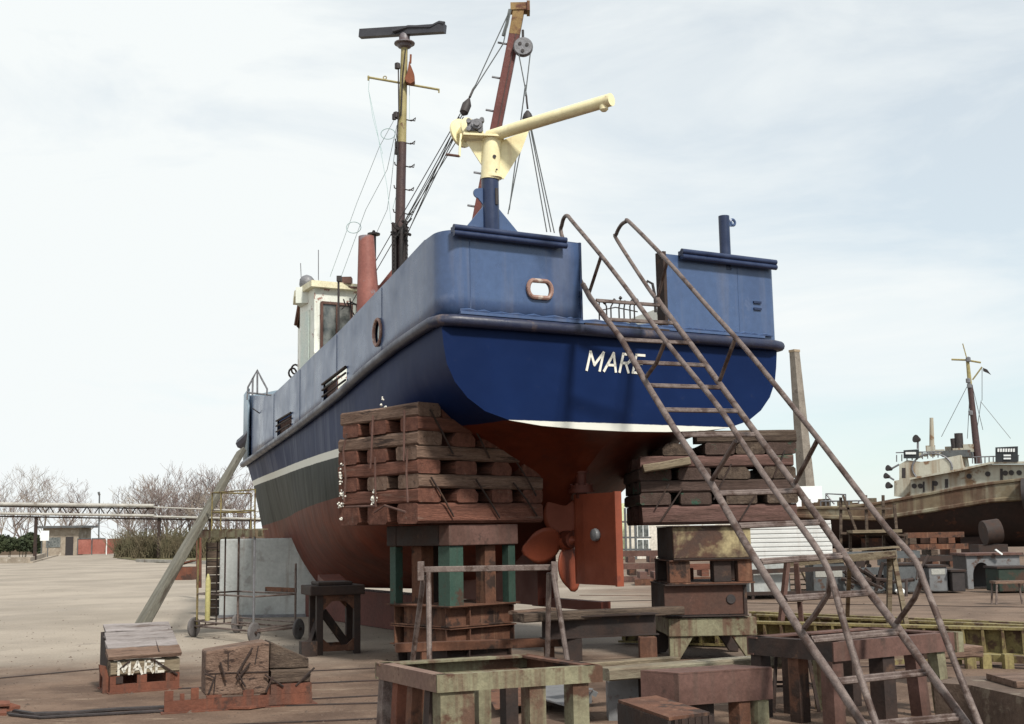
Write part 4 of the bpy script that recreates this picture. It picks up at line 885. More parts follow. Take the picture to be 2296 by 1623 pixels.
# second block on a toothed channel
b0 = gp(368, 1600); b1 = gp(700, 1578); ba = (b1-b0).normalized(); bb = Z.cross(ba); bl_ = (b1-b0).length
T = thing('shore_block', 'weathered timber block with bent rods on a toothed rusty channel, nearest the camera', 'block', b0)
k = MB(); k.box(b0, ba, bb, Z, (0, bl_), (0, .03), (.012, .11)); k.box(b0, ba, bb, Z, (-.03, bl_+.04), (-.06, .5), (0, .011))
for x_, w_, h_ in ((.0, .08, .2), (.14, .04, .17), (.24, .07, .215), (.38, .14, .14), (.72, .1, .17), (.98, .38, .2)): k.box(b0, ba, bb, Z, (x_, x_+w_), (.003, .033), (.112, h_))
k.box(b0, ba, bb, Z, (.95, bl_), (.034, .45), (.012, .2)); k.plate([b0+ba*x_+bb*y_+Z*.02 for x_, y_ in ((.55, -.05), (.95, -.05), (.75, -.16))], .02, Z)
k.build('channel_base', rust_red, T)
o_ = b0+ba*.50+bb*.15+Z*.19
bl1 = [(.42, .40, .225, .145), (.40, .40, .37, .12)]
k = MB(); k.plate([b0+ba*x_+bb*.2+Z*z_ for x_, z_ in ((.37, .13), (.96, .12), (.97, .6), (.90, .605), (.37, .54))], .36, bb); k.build('block_timber', wood_g, T, bevel=.02)
k = MB(); k.plate([b0+ba*x_+bb*.26+Z*z_ for x_, z_ in ((.98, .345), (bl_-.02, .335), (bl_-.02, .425), (.985, .60))], .36, bb); k.build('wedge_timber', wood_d, T, bevel=.012)
timber('block_timber', b0+ba*.985+bb*.24+Z*.268, b0+ba*(bl_-.01)+bb*.24+Z*.262, .4, .135, wood_d, T)
for x_, za, zb in ((.45, .15, .33), (.58, .36, .52), (.71, .2, .42), (.83, .4, .57)):
    k = MB(); k.bar(b0+ba*x_+bb*.016+Z*za, b0+ba*(x_+random.uniform(-.04, .04))+bb*.016+Z*zb, .008, .01); k.build('split_grain', rust_dark, T)
k = MB(); k.bar(b0+ba*.38+bb*.015+Z*.34, b0+ba*.96+bb*.015+Z*.325, .010, .008); k.build('joint', rust_dark, T)
for pts in (((.36, -.01, .34), (.45, -.01, .30), (.40, -.01, .16)), ((.8, -.02, .56), (.66, -.02, .33), (.74, -.02, .2)), ((.78, -.02, .42), (.66, -.02, .27)), ((1.4, -.0, .34), (1.22, -.0, .18)), ((.92, -.01, .3), (1.1, -.01, .18)), ((1.0, -.01, .28), (.93, -.01, .14)), ((.5, -.01, .44), (.56, -.01, .25))):
    k = MB(); k.tube([b0+ba*x_+bb*y_+Z*z_ for x_, y_, z_ in pts], .010, 5); k.build('tie_rod', rust_dark, T)
k = MB(); pts = [gp(x, y)+Z*.02 for x, y in ((30, 1598), (80, 1606), (160, 1603), (260, 1595), (372, 1590))]; k.tube(pts, .018, 6); pts = [gp(x, y)+Z*.018 for x, y in ((20, 1606), (90, 1613), (180, 1608), (368, 1598))]; k.tube(pts, .014, 6)
tag(k.build('cable', dark, loc=gp(200, 1600)), 'dark cable trailing along the ground at bottom left', 'cable')
k = MB(); c = gp(0, 1600)
k.plate([c+V(p) for p in ((-.3, -.1, .01), (.12, -.14, .01), (.06, 0, .03), (.17, .05, .05), (.02, .1, .08), (-.3, .12, .06))], .03, Z); k.plate([c+V(p) for p in ((-.3, -.05, .07), (.1, -.02, .08), (.05, .09, .1), (-.3, .1, .1))], .02, Z)
tag(k.build('scrap_plate', rust_red, loc=c), 'jagged rusty plate at the left edge of the foreground', 'scrap')
# trolley
A_, B_, C_ = gp(434, 1428), gp(569, 1443), gp(669, 1433); D_ = A_+C_-B_
T = thing('scaffold_trolley', 'wheeled tubular scaffold trolley with a pale green platform beam left of the boat', 'trolley', (A_+C_)/2)
e1 = (B_-A_).normalized(); e2 = (D_-A_).normalized(); cz = .18
wn = V((e1.y, -e1.x, 0))
for p in (A_, B_, C_, D_):
    k = MB(); c = p+Z*.16; axx = (e1*.93+e2*.0).cross(Z).normalized(); axx = V((.93, -.37, 0)).normalized()
    k.lathe(c-axx*.02, axx, [(0, .03), (0, .13), (.002, .15), (.01, .16), (.035, .16), (.043, .15), (.045, .13), (.045, .03)], 26); w1 = k.build('wheel', rubber, T)
    k = MB(); k.lathe(c-axx*.05, axx, [(0, .025), (.1, .025)], 10); k.build('hub', rust_dark, w1)
H = 1.62
k = MB()
for p, q in ((A_, B_), (B_, C_), (C_, D_), (D_, A_)):
    k.tube([p+Z*cz, q+Z*cz], .016, 6)
    k.tube([p+Z*(.26), q+Z*.26] if p != B_ else [p+Z*.2, q+Z*.24], .012, 6)
a2, b2, c2, d2 = [p+(((A_+C_)/2-p)*.06) for p in (A_, B_, C_, D_)]
for p, q in ((a2, b2), (b2, c2), (c2, d2), (d2, a2)): k.tube([p+Z*.70, q+Z*.70], .014, 6)
k.build('base_frame', pipe, T)
for p in (a2, b2, c2, d2):
    k = MB(); k.tube([p+Z*.15, p+Z*(H if p is not c2 else 1.18)], .018, 6); k.build('post', steel_g if p is b2 else yardyellow if p is a2 else pipe, T)
k = MB(); k.tube([(a2+b2)/2+Z*.25, (a2+b2)/2+Z*H], .014, 6); k.build('post', rust_dark, T)
k = MB()
e1p = at(592, 1200, 18.4)-b2; pz_ = e1*.06
for p, q in ((a2, b2), (d2, d2+e1*.75)): k.bar(p+Z*(H+.05), q+pz_+Z*(H+.05), .05, .11)
k.bar((a2+a2+(d2-a2)*.9)/2-e1*.03+Z*(H+.115), (a2+(d2-a2)*.45)+e1*1.05+Z*(H+.115), .72, .02); k.build('platform', green_steel, T)
k = MB()
for p in (a2+e1*.45, a2+e1*.75, d2+e1*.4, b2): k.tube([p+Z*H, p+Z*(H+.72)], .013, 6)
for h_ in (.4, .72): k.tube([a2+e1*.45+Z*(H+h_), b2+Z*(H+h_)], .012, 6); k.tube([a2+e1*.45+Z*(H+h_), d2+e1*.4+Z*(H+h_)], .012, 6)
k.build('guard_rail', yardyellow, T)
lad0 = a2+e1*.12+e2*.1
k = MB()
for s_ in (0, .36): k.tube([lad0+e1*s_+Z*.2, lad0+e1*s_+Z*1.55], .011, 5)
for i in range(6): k.tube([lad0+Z*(.3+.23*i), lad0+e1*.36+Z*(.3+.23*i)], .009, 5)
k.build('ladder', rust_dark, T)
k = MB(); k.bar(c2+Z*.76+e1*-.9, c2+Z*.76+e1*.0, .05, .07); k.build('crossbar', rust, T)
k = MB(); p = gp(463, 1395); k.lathe(at(465, 1392, 19.6), Z, [(0, .03), (.02, .042), (.62, .042), (.68, .03), (.74, .012)], 14); tag(k.build('gas_cylinder', yelcyl, loc=at(463, 1385, 19.6)), 'slim pale yellow cylinder standing inside the scaffold trolley', 'cylinder')
p0, p1 = gp(490, 1386), gp(738, 1382)
pa = (p1-p0).normalized(); pn = Z.cross(pa)
T = thing('sheet_metal_tank', 'big mottled light grey metal tank behind the scaffold trolley', 'tank', (p0+p1)/2)
k = MB(); k.box(p0, pa, pn, Z, (0, (p1-p0).length), (0, 1.1), (.03, 1.58)); k.build('shell', panel_m, T, bevel=.03)
k = MB(); k.bar(p0-pn*.01+Z*.03, p1-pn*.01+Z*.03, .06, .06); k.bar(p0+pa*.4-pn*.012+Z*.03, p0+pa*.4-pn*.012+Z*1.58, .02, .03); k.build('rim', steel_g, T)
k = MB(); c = gp(478, 1380)
for i in range(9): k.box(c+V((random.uniform(-.02, .02), 0, 0)), X, Yv, Z, (-.13, .1), (-.1, .15), (.17*i, .17*i+.15))
tag(k.build('block_pile', wood_d, loc=c), 'narrow brown pile of blocks at the left edge of the grey tank', 'pile')
k = MB(); k.box(gp(420, 1300), X, Yv, Z, (-.6, .25), (-.2, .7), (0, .5)); k.plate([gp(385+30, 1300)+V(p) for p in ((-.6, -.25, .5), (.3, -.25, .75), (.3, .7, .75), (-.6, .7, .5))], .05); tag(k.build('skip', rust_red, loc=gp(420, 1300)), 'dark red steel skip standing left of the trolley in the yard', 'skip')
k = MB(); k.bar(at(446, 1195, 33), at(446, 1318, 33), .12, .12); tag(k.build('post', rust_red, loc=gp(446, 1330)), 'red post beside the skip left of the trolley', 'post')
# ================================================================== FOREGROUND STEEL
def Wd(k_, a, b_, w, h, up=Z): k_.bar(a, b_, w, h, up)
T = thing('pipe_sawhorse', 'grey pipe sawhorse with splayed legs in front of the green stand', 'sawhorse', gp(1090, 1505))
SY = 13.7
a, c = at(941, 1277, SY), at(1247, 1273, SY); c.z = a.z
k = MB(); k.bar(a, c, .055, .065); k.build('top_bar', pipe, T, bevel=.008)
for x in (944, 1243):
    k = MB(); p = at(x, 1277, SY-.03); k.box(p, X, Yv, Z, (-.035, .035), (-.06, .06), (-.12, .09)); k.build('bracket', pipe, T, bevel=.006)
for (xa, ya, xb, yb, y0_, y1_) in ((961, 1284, 963, 1500, -.06, -.35), (950, 1290, 924, 1490, .06, .35), (1240, 1281, 1275, 1500, -.06, -.35), (1231, 1285, 1227, 1490, .06, .35)):
    p, q = at(xa, ya, SY+y0_), at(xb, yb, SY+y1_); q = p+(q-p)*(p.z/(p.z-q.z)) if p.z != q.z else q
    k = MB(); k.tube([p, q], .03, 8); k.build('leg', pipe, T)
T = thing('trestle', 'open rectangular trestle with rusty pale green rim and legs, nearest the camera at bottom centre', 'trestle', V((-.1, 7.9, 0)))
zt = .75
f_, l_, r_ = gp(980, 1514, zt), gp(841, 1485, zt), gp(1351, 1491, zt); b_k = l_+r_-f_
def rim(k_, p, q, h, w, inn):                       # rim beam: upright plate plus inward flange
    d = (q-p).normalized(); n_ = Z.cross(d); n_ = n_ if n_.dot(inn-p) > 0 else -n_
    k_.box(p, d, n_, Z, (0, (q-p).length), (0, .014), (-h, 0)); k_.box(p, d, n_, Z, (.002, (q-p).length-.002), (.016, w), (-.016, -.002)); k_.box(p, d, n_, Z, (.002, (q-p).length-.002), (.016, w*.6), (-h, -h+.014))
cen = (l_+r_)/2
def leg(T_, base, w, m, splay=V((0, 0, 0)), ztop=.62, dx=X, dy=Yv):
    k_ = MB(); a_ = base.copy(); a_.z = ztop; c_ = V((base.x, base.y, 0))+splay
    sx_, sy_ = dx*w, dy*w
    vs = [c_, c_+sx_, c_+sx_+sy_*.15, c_+sx_*.12+sy_*.15, c_+sx_*.12+sy_, c_+sy_]; vt = [v_-c_+a_ for v_ in vs]
    k_.add(vs+vt, [tuple(range(6))[::-1], tuple(range(6, 12))]+[(i, (i+1) % 6, (i+1) % 6+6, i+6) for i in range(6)]); return k_.build('leg', m, T_)
d1, d2_ = (r_-f_).normalized(), (l_-f_).normalized()
for p, q, m in ((f_, r_, green_steel), (l_, f_+d2_*.016, M('rim_rust', (.17, .10, .08), (.24, .16, .12), 3, rough=.8, c3=(.1, .05, .04), s3=3, t3=.6)), (l_, b_k-d1*.016, green_steel), (b_k, r_+d2_*.016, rust)):
    k = MB(); rim(k, p, q, .105, .09, cen); k.build('rim_beam', m, T)
L1 = (r_-f_).length; L2 = (l_-f_).length
for s_, m in ((.03, green_steel), (.14, green_steel), (.62, green_steel), (.92, green_steel)): leg(T, f_+d1*(L1-.12)*s_+d2_*.02, .11, m, V((0, 0, 0)), zt-.107, d1, d2_)
for s_, m in ((.15, rust_dark), (.42, rust), (.66, rust_red), (.9, pipe)): leg(T, f_+d2_*L2*s_+d1*.02, .08, m, -d1*.04, zt-.107, d1, d2_)
for s_, m in ((.2, green_steel), (.45, rust), (.8, rust_dark), (.62, green_steel)): leg(T, l_+d1*L1*s_-d2_*.1, .09, m, V((0, 0, 0)), zt-.107, d1, d2_)
k = MB(); k.box(f_-Z*.6, d1, d2_, Z, (.05, L1-.1), (L2*.55, L2*.57), (0, .16)); k.build('cross_plate', rust_dark, T)
# table trestle on the right
T = thing('trestle', 'red brown steel trestle with shaded left side, behind the foot of the boarding ladder', 'trestle', V((2.6, 10.4, 0)))
zt = .68
f_, l_, r_ = gp(1868, 1440, zt), gp(1674, 1426, zt), gp(2144, 1417, zt); b_k = l_+r_-f_; cen = (l_+r_)/2
d1, d2_ = (r_-f_).normalized(), (l_-f_).normalized(); L1 = (r_-f_).length; L2 = (l_-f_).length
for p, q, m in ((f_, r_, rust_pink), (l_, f_+d2_*.016, rust_dark), (l_, b_k-d1*.016, rust_pink), (b_k, r_+d2_*.016, rust_pink)):  # left rim in darker rust, its shade painted in
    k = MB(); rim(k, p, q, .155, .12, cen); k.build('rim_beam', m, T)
for s_, m, w_ in ((.0, rust_pink, .12), (.42, rust_dark, .14), (.70, rust_pink, .11), (.9, green_steel, .1)): leg(T, f_+d1*(L1-.1)*s_+d2_*.02, w_, m, d1*(.05 if s_ > .5 else 0), zt-.157, d1, d2_)
for s_, m in ((.42, rust), (.86, rust_dark)): leg(T, f_+d2_*L2*s_+d1*.02, .11, m, V((0, 0, 0)), zt-.157, d1, d2_)
for s_, m in ((.25, rust_dark), (.5, green_steel), (.75, rust_dark)): leg(T, l_+d1*L1*s_-d2_*.12, .1, m, V((0, 0, 0)), zt-.157, d1, d2_)
k = MB(); k.box(r_-Z*.14, d1, d2_, Z, (-.03, .06), (-.02, .14), (-.03, .14)); k.build('end_lug', green_steel, T)
# tall stool
T = thing('stool', 'spindly dark iron stool seen through the legs of the red brown trestle', 'stool', gp(1775, 1590))
sc_ = gp(1775, 1590); hs_ = .5
for sx_, sy_ in ((-1, -1), (1, -1), (1, 1), (-1, 1)):
    k = MB(); k.bar(sc_+V((sx_*.2, sy_*.18, 0)), sc_+V((sx_*.14, sy_*.12, hs_)), .028, .028); k.build('leg', rust_dark, T)
k = MB(); k.box(sc_, X, Yv, Z, (-.17, .17), (-.15, .15), (hs_, hs_+.03)); k.build('seat', rust, T)
k = MB()
for a_, c_ in (((-1, -1), (1, -1)), ((1, -1), (1, 1)), ((1, 1), (-1, 1)), ((-1, 1), (-1, -1))): k.bar(sc_+V((a_[0]*.17, a_[1]*.15, .22)), sc_+V((c_[0]*.17, c_[1]*.15, .22)), .02, .02)
k.build('stretcher', rust_dark, T)
# planks and girders in the middle
k = MB(); a, c = at(888, 1455, 14.3), at(1262, 1447, 14.7); a.z = c.z = .3; k.box(a, (c-a).normalized(), Z.cross((c-a).normalized()), Z, (0, (c-a).length), (0, .16), (-.05, .05))
for q_ in (.2, .95): k.box(a, (c-a).normalized(), Z.cross((c-a).normalized()), Z, ((c-a).length*q_-.1, (c-a).length*q_), (.01, .15), (-.3, -.052))
tag(k.build('long_beam', rust, loc=(a+c)/2, bevel=.005), 'long rusty flat beam lying in front of the lowest port stand', 'beam')
for (pts, z_, m, lab) in ((((1192, 1560), (1240, 1530), (1330, 1545), (1300, 1592)), .12, tanksteel, 'bluish grey steel plate lying behind the nearest trestle legs'), (((1085, 1545), (1180, 1530), (1200, 1575), (1110, 1590)), .09, rust, 'rusty plate on the ground seen through the nearest trestle'), (((905, 1560), (985, 1545), (1010, 1580), (930, 1600)), .08, green_steel, 'pale green plate on the ground seen through the left legs of the nearest trestle')):
    P_ = [gp(x, y, z_) for x, y in pts]; k = MB(); k.plate(P_, .012, Z); k.bar(P_[0]-Z*.012, P_[1]-Z*.012, .03, .03); k.bar(P_[2]-Z*z_/2, P_[2]-Z*.02+X*.02, .06, .05); k.box(P_[0], X, Yv, Z, (.02, .08), (.02, .08), (-z_, -.008)); k.box(P_[2], X, Yv, Z, (-.08, -.02), (-.08, -.02), (-z_, -.008)); tag(k.build('scrap_plate', m, loc=P_[0]), lab, 'plate')
T = thing('girder_bench', 'rusty girder on short posts with a plank across it, under the stern', 'bench', gp(1340, 1495))
k = MB(); a, c = at(1215, 1408, 14.2), at(1470, 1402, 14.6); c.z = a.z; ibeam(k, a, c, .25, .2); k.build('girder', rust_dark, T)
for x in (1285, 1452):
    k = MB(); p = at(x, 1440, 14.3); p.z = 0; k.box(p, X, Yv, Z, (-.1, .1), (-.08, .1), (0, a.z-.13)); k.build('post', rust if x > 1400 else rust_dark, T, bevel=.005)
o = timber('plank', at(1163, 1385, 13.9), at(1520, 1368, 15.2), .24, .10, wood_d, None); tag(o, 'thick worn timber lying on the rusty girder below the rudder', 'plank')
o = timber('plank', at(1150, 1374, 14.3), at(1240, 1366, 14.6), .2, .04, wood_g, None); tag(o, 'short grey plank at the left end of the thick worn timber', 'plank')
o = timber('plank', at(1352, 1512, 10.3), at(1880, 1470, 11.6), .2, .10, M('plank_worn', (.26, .24, .17), (.16, .12, .085), 3, stretch=(.6, 4, 4), c3=(.38, .34, .27), s3=2.2, t3=.56, rough=.9, bump=.5), None); tag(o, 'long worn plank with flaking pale paint across the lower middle', 'plank')
o = timber('plank', at(1270, 1494, 10.9), at(1512, 1478, 11.6), .16, .05, wood_y, None); tag(o, 'short splintered yellowish plank behind the long worn plank', 'plank')
o = timber('plank', at(1730, 1484, 12.0), at(1895, 1470, 12.4), .2, .12, wood_g, None); tag(o, 'grey timber end behind the left corner of the red brown trestle', 'plank')
o = timber('plank', at(2055, 1462, 12.6), at(2180, 1458, 12.9), .3, .12, wood_g, None); tag(o, 'grey timber lying against the yellow girders right of the trestle', 'plank')
T = thing('plank_support', 'low steel prop with pale grey face under the long plank', 'support', at(1400, 1550, 10.6)-Z*0)
WM_ = V((at(1400, 1550, 10.6).x, 10.6, 0)); k = MB(); k.box(WM_, X, Yv, Z, (-.14, .12), (0, .25), (0, .36)); k.build('body', tanksteel, T)
k = MB(); k.box(WM_, X, Yv, Z, (.122, .2), (.02, .2), (0, .38)); k.build('side_web', rust_dark, T)
k = MB(); k.box(WM_, X, Yv, Z, (-.5, -.35), (-.1, .1), (0, .33)); k.build('foot', rust, T)
T = thing('box_girder', 'pinkish rust box girder on stub legs under the long plank', 'girder', at(1590, 1575, 9.6))
bg0 = at(1521, 1513, 9.6); g1 = at(1731, 1503, 9.9); gd = V((g1.x-bg0.x, g1.y-bg0.y, 0)).normalized(); gn_ = V((-.75, .66, 0))
gl = (g1-bg0).length
k = MB(); k.box(V((bg0.x, bg0.y, 0)), gd, gn_, Z, (0, gl), (0, .02), (bg0.z-.235, bg0.z)); k.box(V((bg0.x, bg0.y, 0)), gd, gn_, Z, (0, .02), (.022, .36), (bg0.z-.235, bg0.z)); k.box(V((bg0.x, bg0.y, 0)), gd, gn_, Z, (.0, gl), (0, .36), (bg0.z+.002, bg0.z+.014)); k.build('shell', rust_pink, T)
for x_ in (.55, .72):
    k = MB(); k.box(V((bg0.x, bg0.y, 0))+gd*x_, gd, gn_, Z, (0, .1), (.02, .12), (0, bg0.z-.237)); k.build('leg', green_steel if x_ > .6 else rust, T)
k = MB(); k.box(V((bg0.x, bg0.y, 0))+gd*.1, gd, gn_, Z, (0, .3), (.1, .3), (0, bg0.z-.237)); k.build('leg', rust_dark, T)
T = thing('ribbed_box', 'low brown steel box with ribbed open end at the bottom edge', 'box', at(1480, 1600, 8.6))
q0, q1, q2 = gp(1386, 1572, .42), gp(1500, 1612, .42), gp(1592, 1600, .42); q0[:] = q0; e_a = (q1-q0); e_b = (q2-q1)
k = MB(); k.plate([q0, q1, q1+e_b, q0+e_b+V((0, 0, 0))], .02, Z); k.build('lid', rust, T)
k = MB(); k.plate([q0-Z*.012, q1-Z*.012, q1-Z*.42, q0-Z*.42], .015)
for i in range(7):
    p = q1+e_b*(i/6); k.bar(p-Z*.012, p-Z*.4, .02, .03)
k.build('ribs', rust_dark, T)
# concrete block bottom right
T = thing('concrete_block', 'big rough brown concrete block at the bottom right corner', 'block', at(2230, 1600, 9))
k = MB(); p = gp(2092, 1530, .36); rows = []
for j in range(2):
    zz_ = .36 if j else 0
    rows.append([p+V((x_, y_+random.uniform(-.02, .02), zz_-.36+(random.uniform(-.012, .012) if j else 0))) for x_, y_ in ((0, .0), (.2, -.3), (.35, -1.0), (.6, -1.5), (1.9, -1.5), (1.9, .25), (.9, .3), (.3, .25), (0, 0))])
k.grid(rows, smooth=False, flip=True); k.add(rows[1][:-1], [tuple(range(8))]); k.build('body', concrete, T)
o_ = p+V((.45, -.25, .035)); timber('top_plank', o_, o_+V((1.4, .05, 0)), .55, .05, wood_g, T)
# ================================================================== BOARDING LADDER
def z1(x, y): return (1040+x/2.296)/1.115, (520+y/2.296)/1.115
T = thing('boarding_ladder', 'rusty steel pipe boarding ladder with two looped handrails leading up to the stern gate', 'ladder', V((2.6, 9, 0)))
# plane of the stringers through three points
pA = at(*z1(1000, 510), 14.35); pB = at(*z1(1400, 545), 14.55); pC = at(*z3(1360, 1620), 8.75)
ln = (pB-pA).cross(pC-pA).normalized()
def lpn(x, y): return onp(x, y, pA, ln)
Ls = [z1(960, 440), z1(1000, 515), z1(1180, 752), z1(1310, 985), z1(1480, 1262), z3(500, 250), z3(700, 600), z3(1000, 1080), z3(1200, 1370), z3(1360, 1620), z3(1420, 1715)]
Rs = [z1(1382, 515), z1(1400, 545), z1(1500, 680), z1(1580, 785), z1(1740, 1005), z1(1860, 1170), z3(970, 250), z3(1150, 500), z3(1400, 865), z3(1565, 1075), z3(1750, 1335), z3(1935, 1590), z3(2005, 1690)]
for pts in (Ls, Rs):
    k = MB(); k.tube([lpn(*p) for p in pts], .034, 10); k.build('stringer', pipe, T)
rdir = (pB-pA); rdir.z = 0; rdir.normalize(); sdir = (lpn(*Ls[9])-lpn(*Ls[2])).normalized()
def handrail(stp, pts, x0):
    nrm = sdir.cross(Z).normalized()
    return [onp(x, y, lpn(*stp), nrm) for x, y in pts]
hl = [z1(990, 505), z1(905, 330), z1(835, 150), z1(838, 95), z1(850, 55), z1(870, 45), z1(900, 80), z1(1060, 270), z1(1200, 450), z1(1430, 760), z1(1600, 970), z1(1750, 1160), z1(1885, 1365), z3(870, 300), z3(1060, 560), z3(1120, 650), z3(1165, 740), z3(1200, 840), z3(1255, 1040), z3(1350, 1350), z3(1440, 1620), z3(1480, 1730)]
hr = [z1(1385, 525), z1(1330, 455), z1(1155, 185), z1(1150, 150), z1(1175, 100), z1(1205, 78), z1(1230, 85), z1(1440, 300), z1(1700, 595), z1(1850, 760), z1(2050, 1000), z1(2290, 1300), z3(1300, 240), z3(1500, 500), z3(1640, 655), z3(1690, 740), z3(1715, 810), z3(1800, 1030), z3(1905, 1310), z3(2030, 1620), z3(2075, 1720)]
HL = handrail(Ls[2], hl, 0); HR = handrail(Rs[3], hr, 0)
def smooth(P, n=4):
    out_ = []
    for i in range(len(P)-1):
        a_, b_, c_, d_ = P[max(i-1, 0)], P[i], P[i+1], P[min(i+2, len(P)-1)]
        for j in range(n):
            t_ = j/n; out_.append(.5*((2*b_)+(c_-a_)*t_+(2*a_-5*b_+4*c_-d_)*t_*t_+(3*b_-a_-3*c_+d_)*t_**3))
    return out_+[P[-1]]
HL, HR = smooth(HL), smooth(HR)
for pts in (HL, HR):
    k = MB(); k.tube(pts, .026, 10); k.build('handrail', pipe, T)
nrm = sdir.cross(Z).normalized()
for stp, segs in ((Ls[2], ((z1(1063, 275), z1(990, 500)), (z1(1435, 755), z1(1380, 890), z1(1310, 985)), (z3(640, 5), z3(500, 235)), (z3(1178, 770), z3(1168, 880), z3(1090, 1000), z3(1015, 1090)))),
                  (Rs[3], ((z1(1442, 305), z1(1385, 525)), (z1(1830, 755), z1(1740, 1000)), (z3(1103, 5), z3(980, 240)), (z3(1703, 800), z3(1660, 905), z3(1555, 1050))))):
    for sg in segs:
        k = MB(); k.tube([onp(x, y, lpn(*stp), nrm) for x, y in sg], .022, 8); k.build('strut', pipe, T)
for (a_, c_) in ((z1(1035, 530), z1(1405, 558)), (z1(1112, 640), z1(1485, 660)), (z1(1190, 755), z1(1575, 775)), (z1(1270, 885), z1(1660, 903)), (z1(1345, 1018), z1(1750, 1030)), (z1(1432, 1158), z1(1850, 1165)), (z1(1530, 1302), z1(1965, 1300)),
                 (z3(545, 305), z3(1000, 290)), (z3(660, 490), z3(1130, 470)), (z3(785, 695), z3(1262, 660)), (z3(925, 905), z3(1410, 872)), (z3(1075, 1140), z3(1580, 1095)), (z3(1230, 1378), z3(1745, 1325)), (z3(1390, 1630), z3(1930, 1580))):
    p, q = lpn(*a_), lpn(*c_); k = MB(); off = sdir*.03
    k.tube([p-off*.6, q-off*.6], .016, 6); k.tube([p+off*.6, q+off*.6], .016, 6); k.bar(p-Z*.008, q-Z*.008, .03, .012); k.build('rung', pipe, T)
# ================================================================== YELLOW GIRDERS
def ygirder(label, a, c, h, w, ribs):
    a.z = c.z = 0; T_ = thing('yellow_girder', label, 'girder', (a+c)/2, 0, 'yellow girders lying in the yard'); d = (c-a).normalized(); n_ = Z.cross(d); l = (c-a).length
    k = MB(); k.box(a, d, n_, Z, (0, l), (0, w), (h-.03, h)); k.box(a, d, n_, Z, (0, l), (0, w), (.02, .05)); k.box(a, d, n_, Z, (.0, l), (w*.3, w*.3+.02), (.052, h-.032)); k.build('beam', yardyellow, T_)
    k = MB()
    for i in range(ribs): k.box(a+d*(l*(i+.5)/ribs), d, n_, Z, (0, .03), (w*.3+.022, w*.98), (.052, h-.032))
    k.build('rib', yardyellow, T_)
ygirder('near long yellow ribbed girder running behind the red brown trestle to the right edge', gp(2330, 1474), gp(1400, 1441), .36, .2, 24)
ygirder('middle yellow ribbed girder just behind the near one on the right', gp(2330, 1441), gp(1700, 1410), .24, .16, 20)
ygirder('far slender yellow girder, furthest of the yellow girders on the right', gp(2330, 1422), gp(1690, 1392), .17, .14, 26)
k = MB(); a, c = gp(1525, 1472), gp(1650, 1468); a, c = a+V((0, 1.45, 0)), c+V((0, 1.45, 0)); k.box(a, (c-a).normalized(), Z.cross((c-a).normalized()), Z, (0, (c-a).length*1.1), (0, .3), (.0, .30)); tag(k.build('steel_box', yardyellow, loc=a, bevel=.02), 'plain mustard yellow steel box under the pale green trestle', 'box')
T = thing('yellow_skid', 'low rusty yellow skid frame in front of the near girder at the right', 'frame', gp(2170, 1500))
k = MB(); k.bar(gp(1985, 1503)+Z*.08, gp(2150, 1487)+Z*.1, .1, .05); k.bar(gp(2150, 1490)+Z*.1, gp(2310, 1500)+Z*.1, .12, .08); k.box(gp(2150, 1490), X, Yv, Z, (-.04, .04), (0, .05), (0, .24)); k.build('frame', yardyellow, T)
k = MB()
for x in (2180, 2215, 2265): k = MB(); k.box(gp(x, 1500), X, Yv, Z, (-.05, .05), (0, .1), (0, .16)); k.build('foot', yardyellow, T)
# ================================================================== RIGHT BACKGROUND
T = thing('work_platform', 'wooden trestle platform with splayed legs in front of the rusty ship', 'platform', gp(1900, 1440))
py = 17.2
k = MB(); k.bar(at(1765, 1262, py+.5), at(2010, 1242, py), .5, .1); k.build('deck', wood_y, T)
for xa, ya, xb, yb, dy in ((1765, 1262, 1745, 1437, -.2), (1785, 1262, 1800, 1420, .3), (2003, 1245, 2040, 1437, -.2), (1995, 1245, 1992, 1425, .3), (1905, 1255, 1895, 1330, 3)):
    p = at(xa, ya, py+dy*.3); q = at(xb, yb, py+dy); q.z = 0; k = MB(); k.bar(p, q, .06, .07); k.build('leg', wood_y if xa > 1790 else rust_pink, T)
k = MB(); k.bar(at(1750, 1345, py+.1), at(1800, 1345, py+.1), .05, .05); k.build('brace', wood_d, T)
T = thing('scaffold', 'brown timber scaffold with a planked walkway beside the rusty hull', 'scaffold', gp(1950, 1260))
sy = 34
for xa, ya, xb, yb in ((1885, 1115, 1885, 1300), (1941, 1110, 1941, 1200), (1906, 1190, 1908, 1300), (1980, 1110, 1982, 1300), (2005, 1130, 2020, 1300), (2032, 1195, 2032, 1300)):
    k = MB(); p = at(xa, ya, sy); q = at(xb, yb, sy); k.bar(p, V((q.x, q.y, 0)), .07, .07); k.build('pole', wood_d, T)
k = MB()
for xa, ya, xb, yb in ((1890, 1110, 1920, 1190), (1880, 1140, 2000, 1140), (1885, 1195, 2035, 1200), (1905, 1245, 2010, 1238)): k.bar(at(xa, ya, sy-.1), at(xb, yb, sy-.1), .05, .06)
k.build('brace', wood_d, T)
k = MB(); k.bar(at(1905, 1192, sy-.3), at(2015, 1190, sy-.3), .6, .08); k.bar(at(1905, 1233, sy-.3), at(2010, 1226, sy-.3), .6, .05); k.build('walkway', wood_y, T)
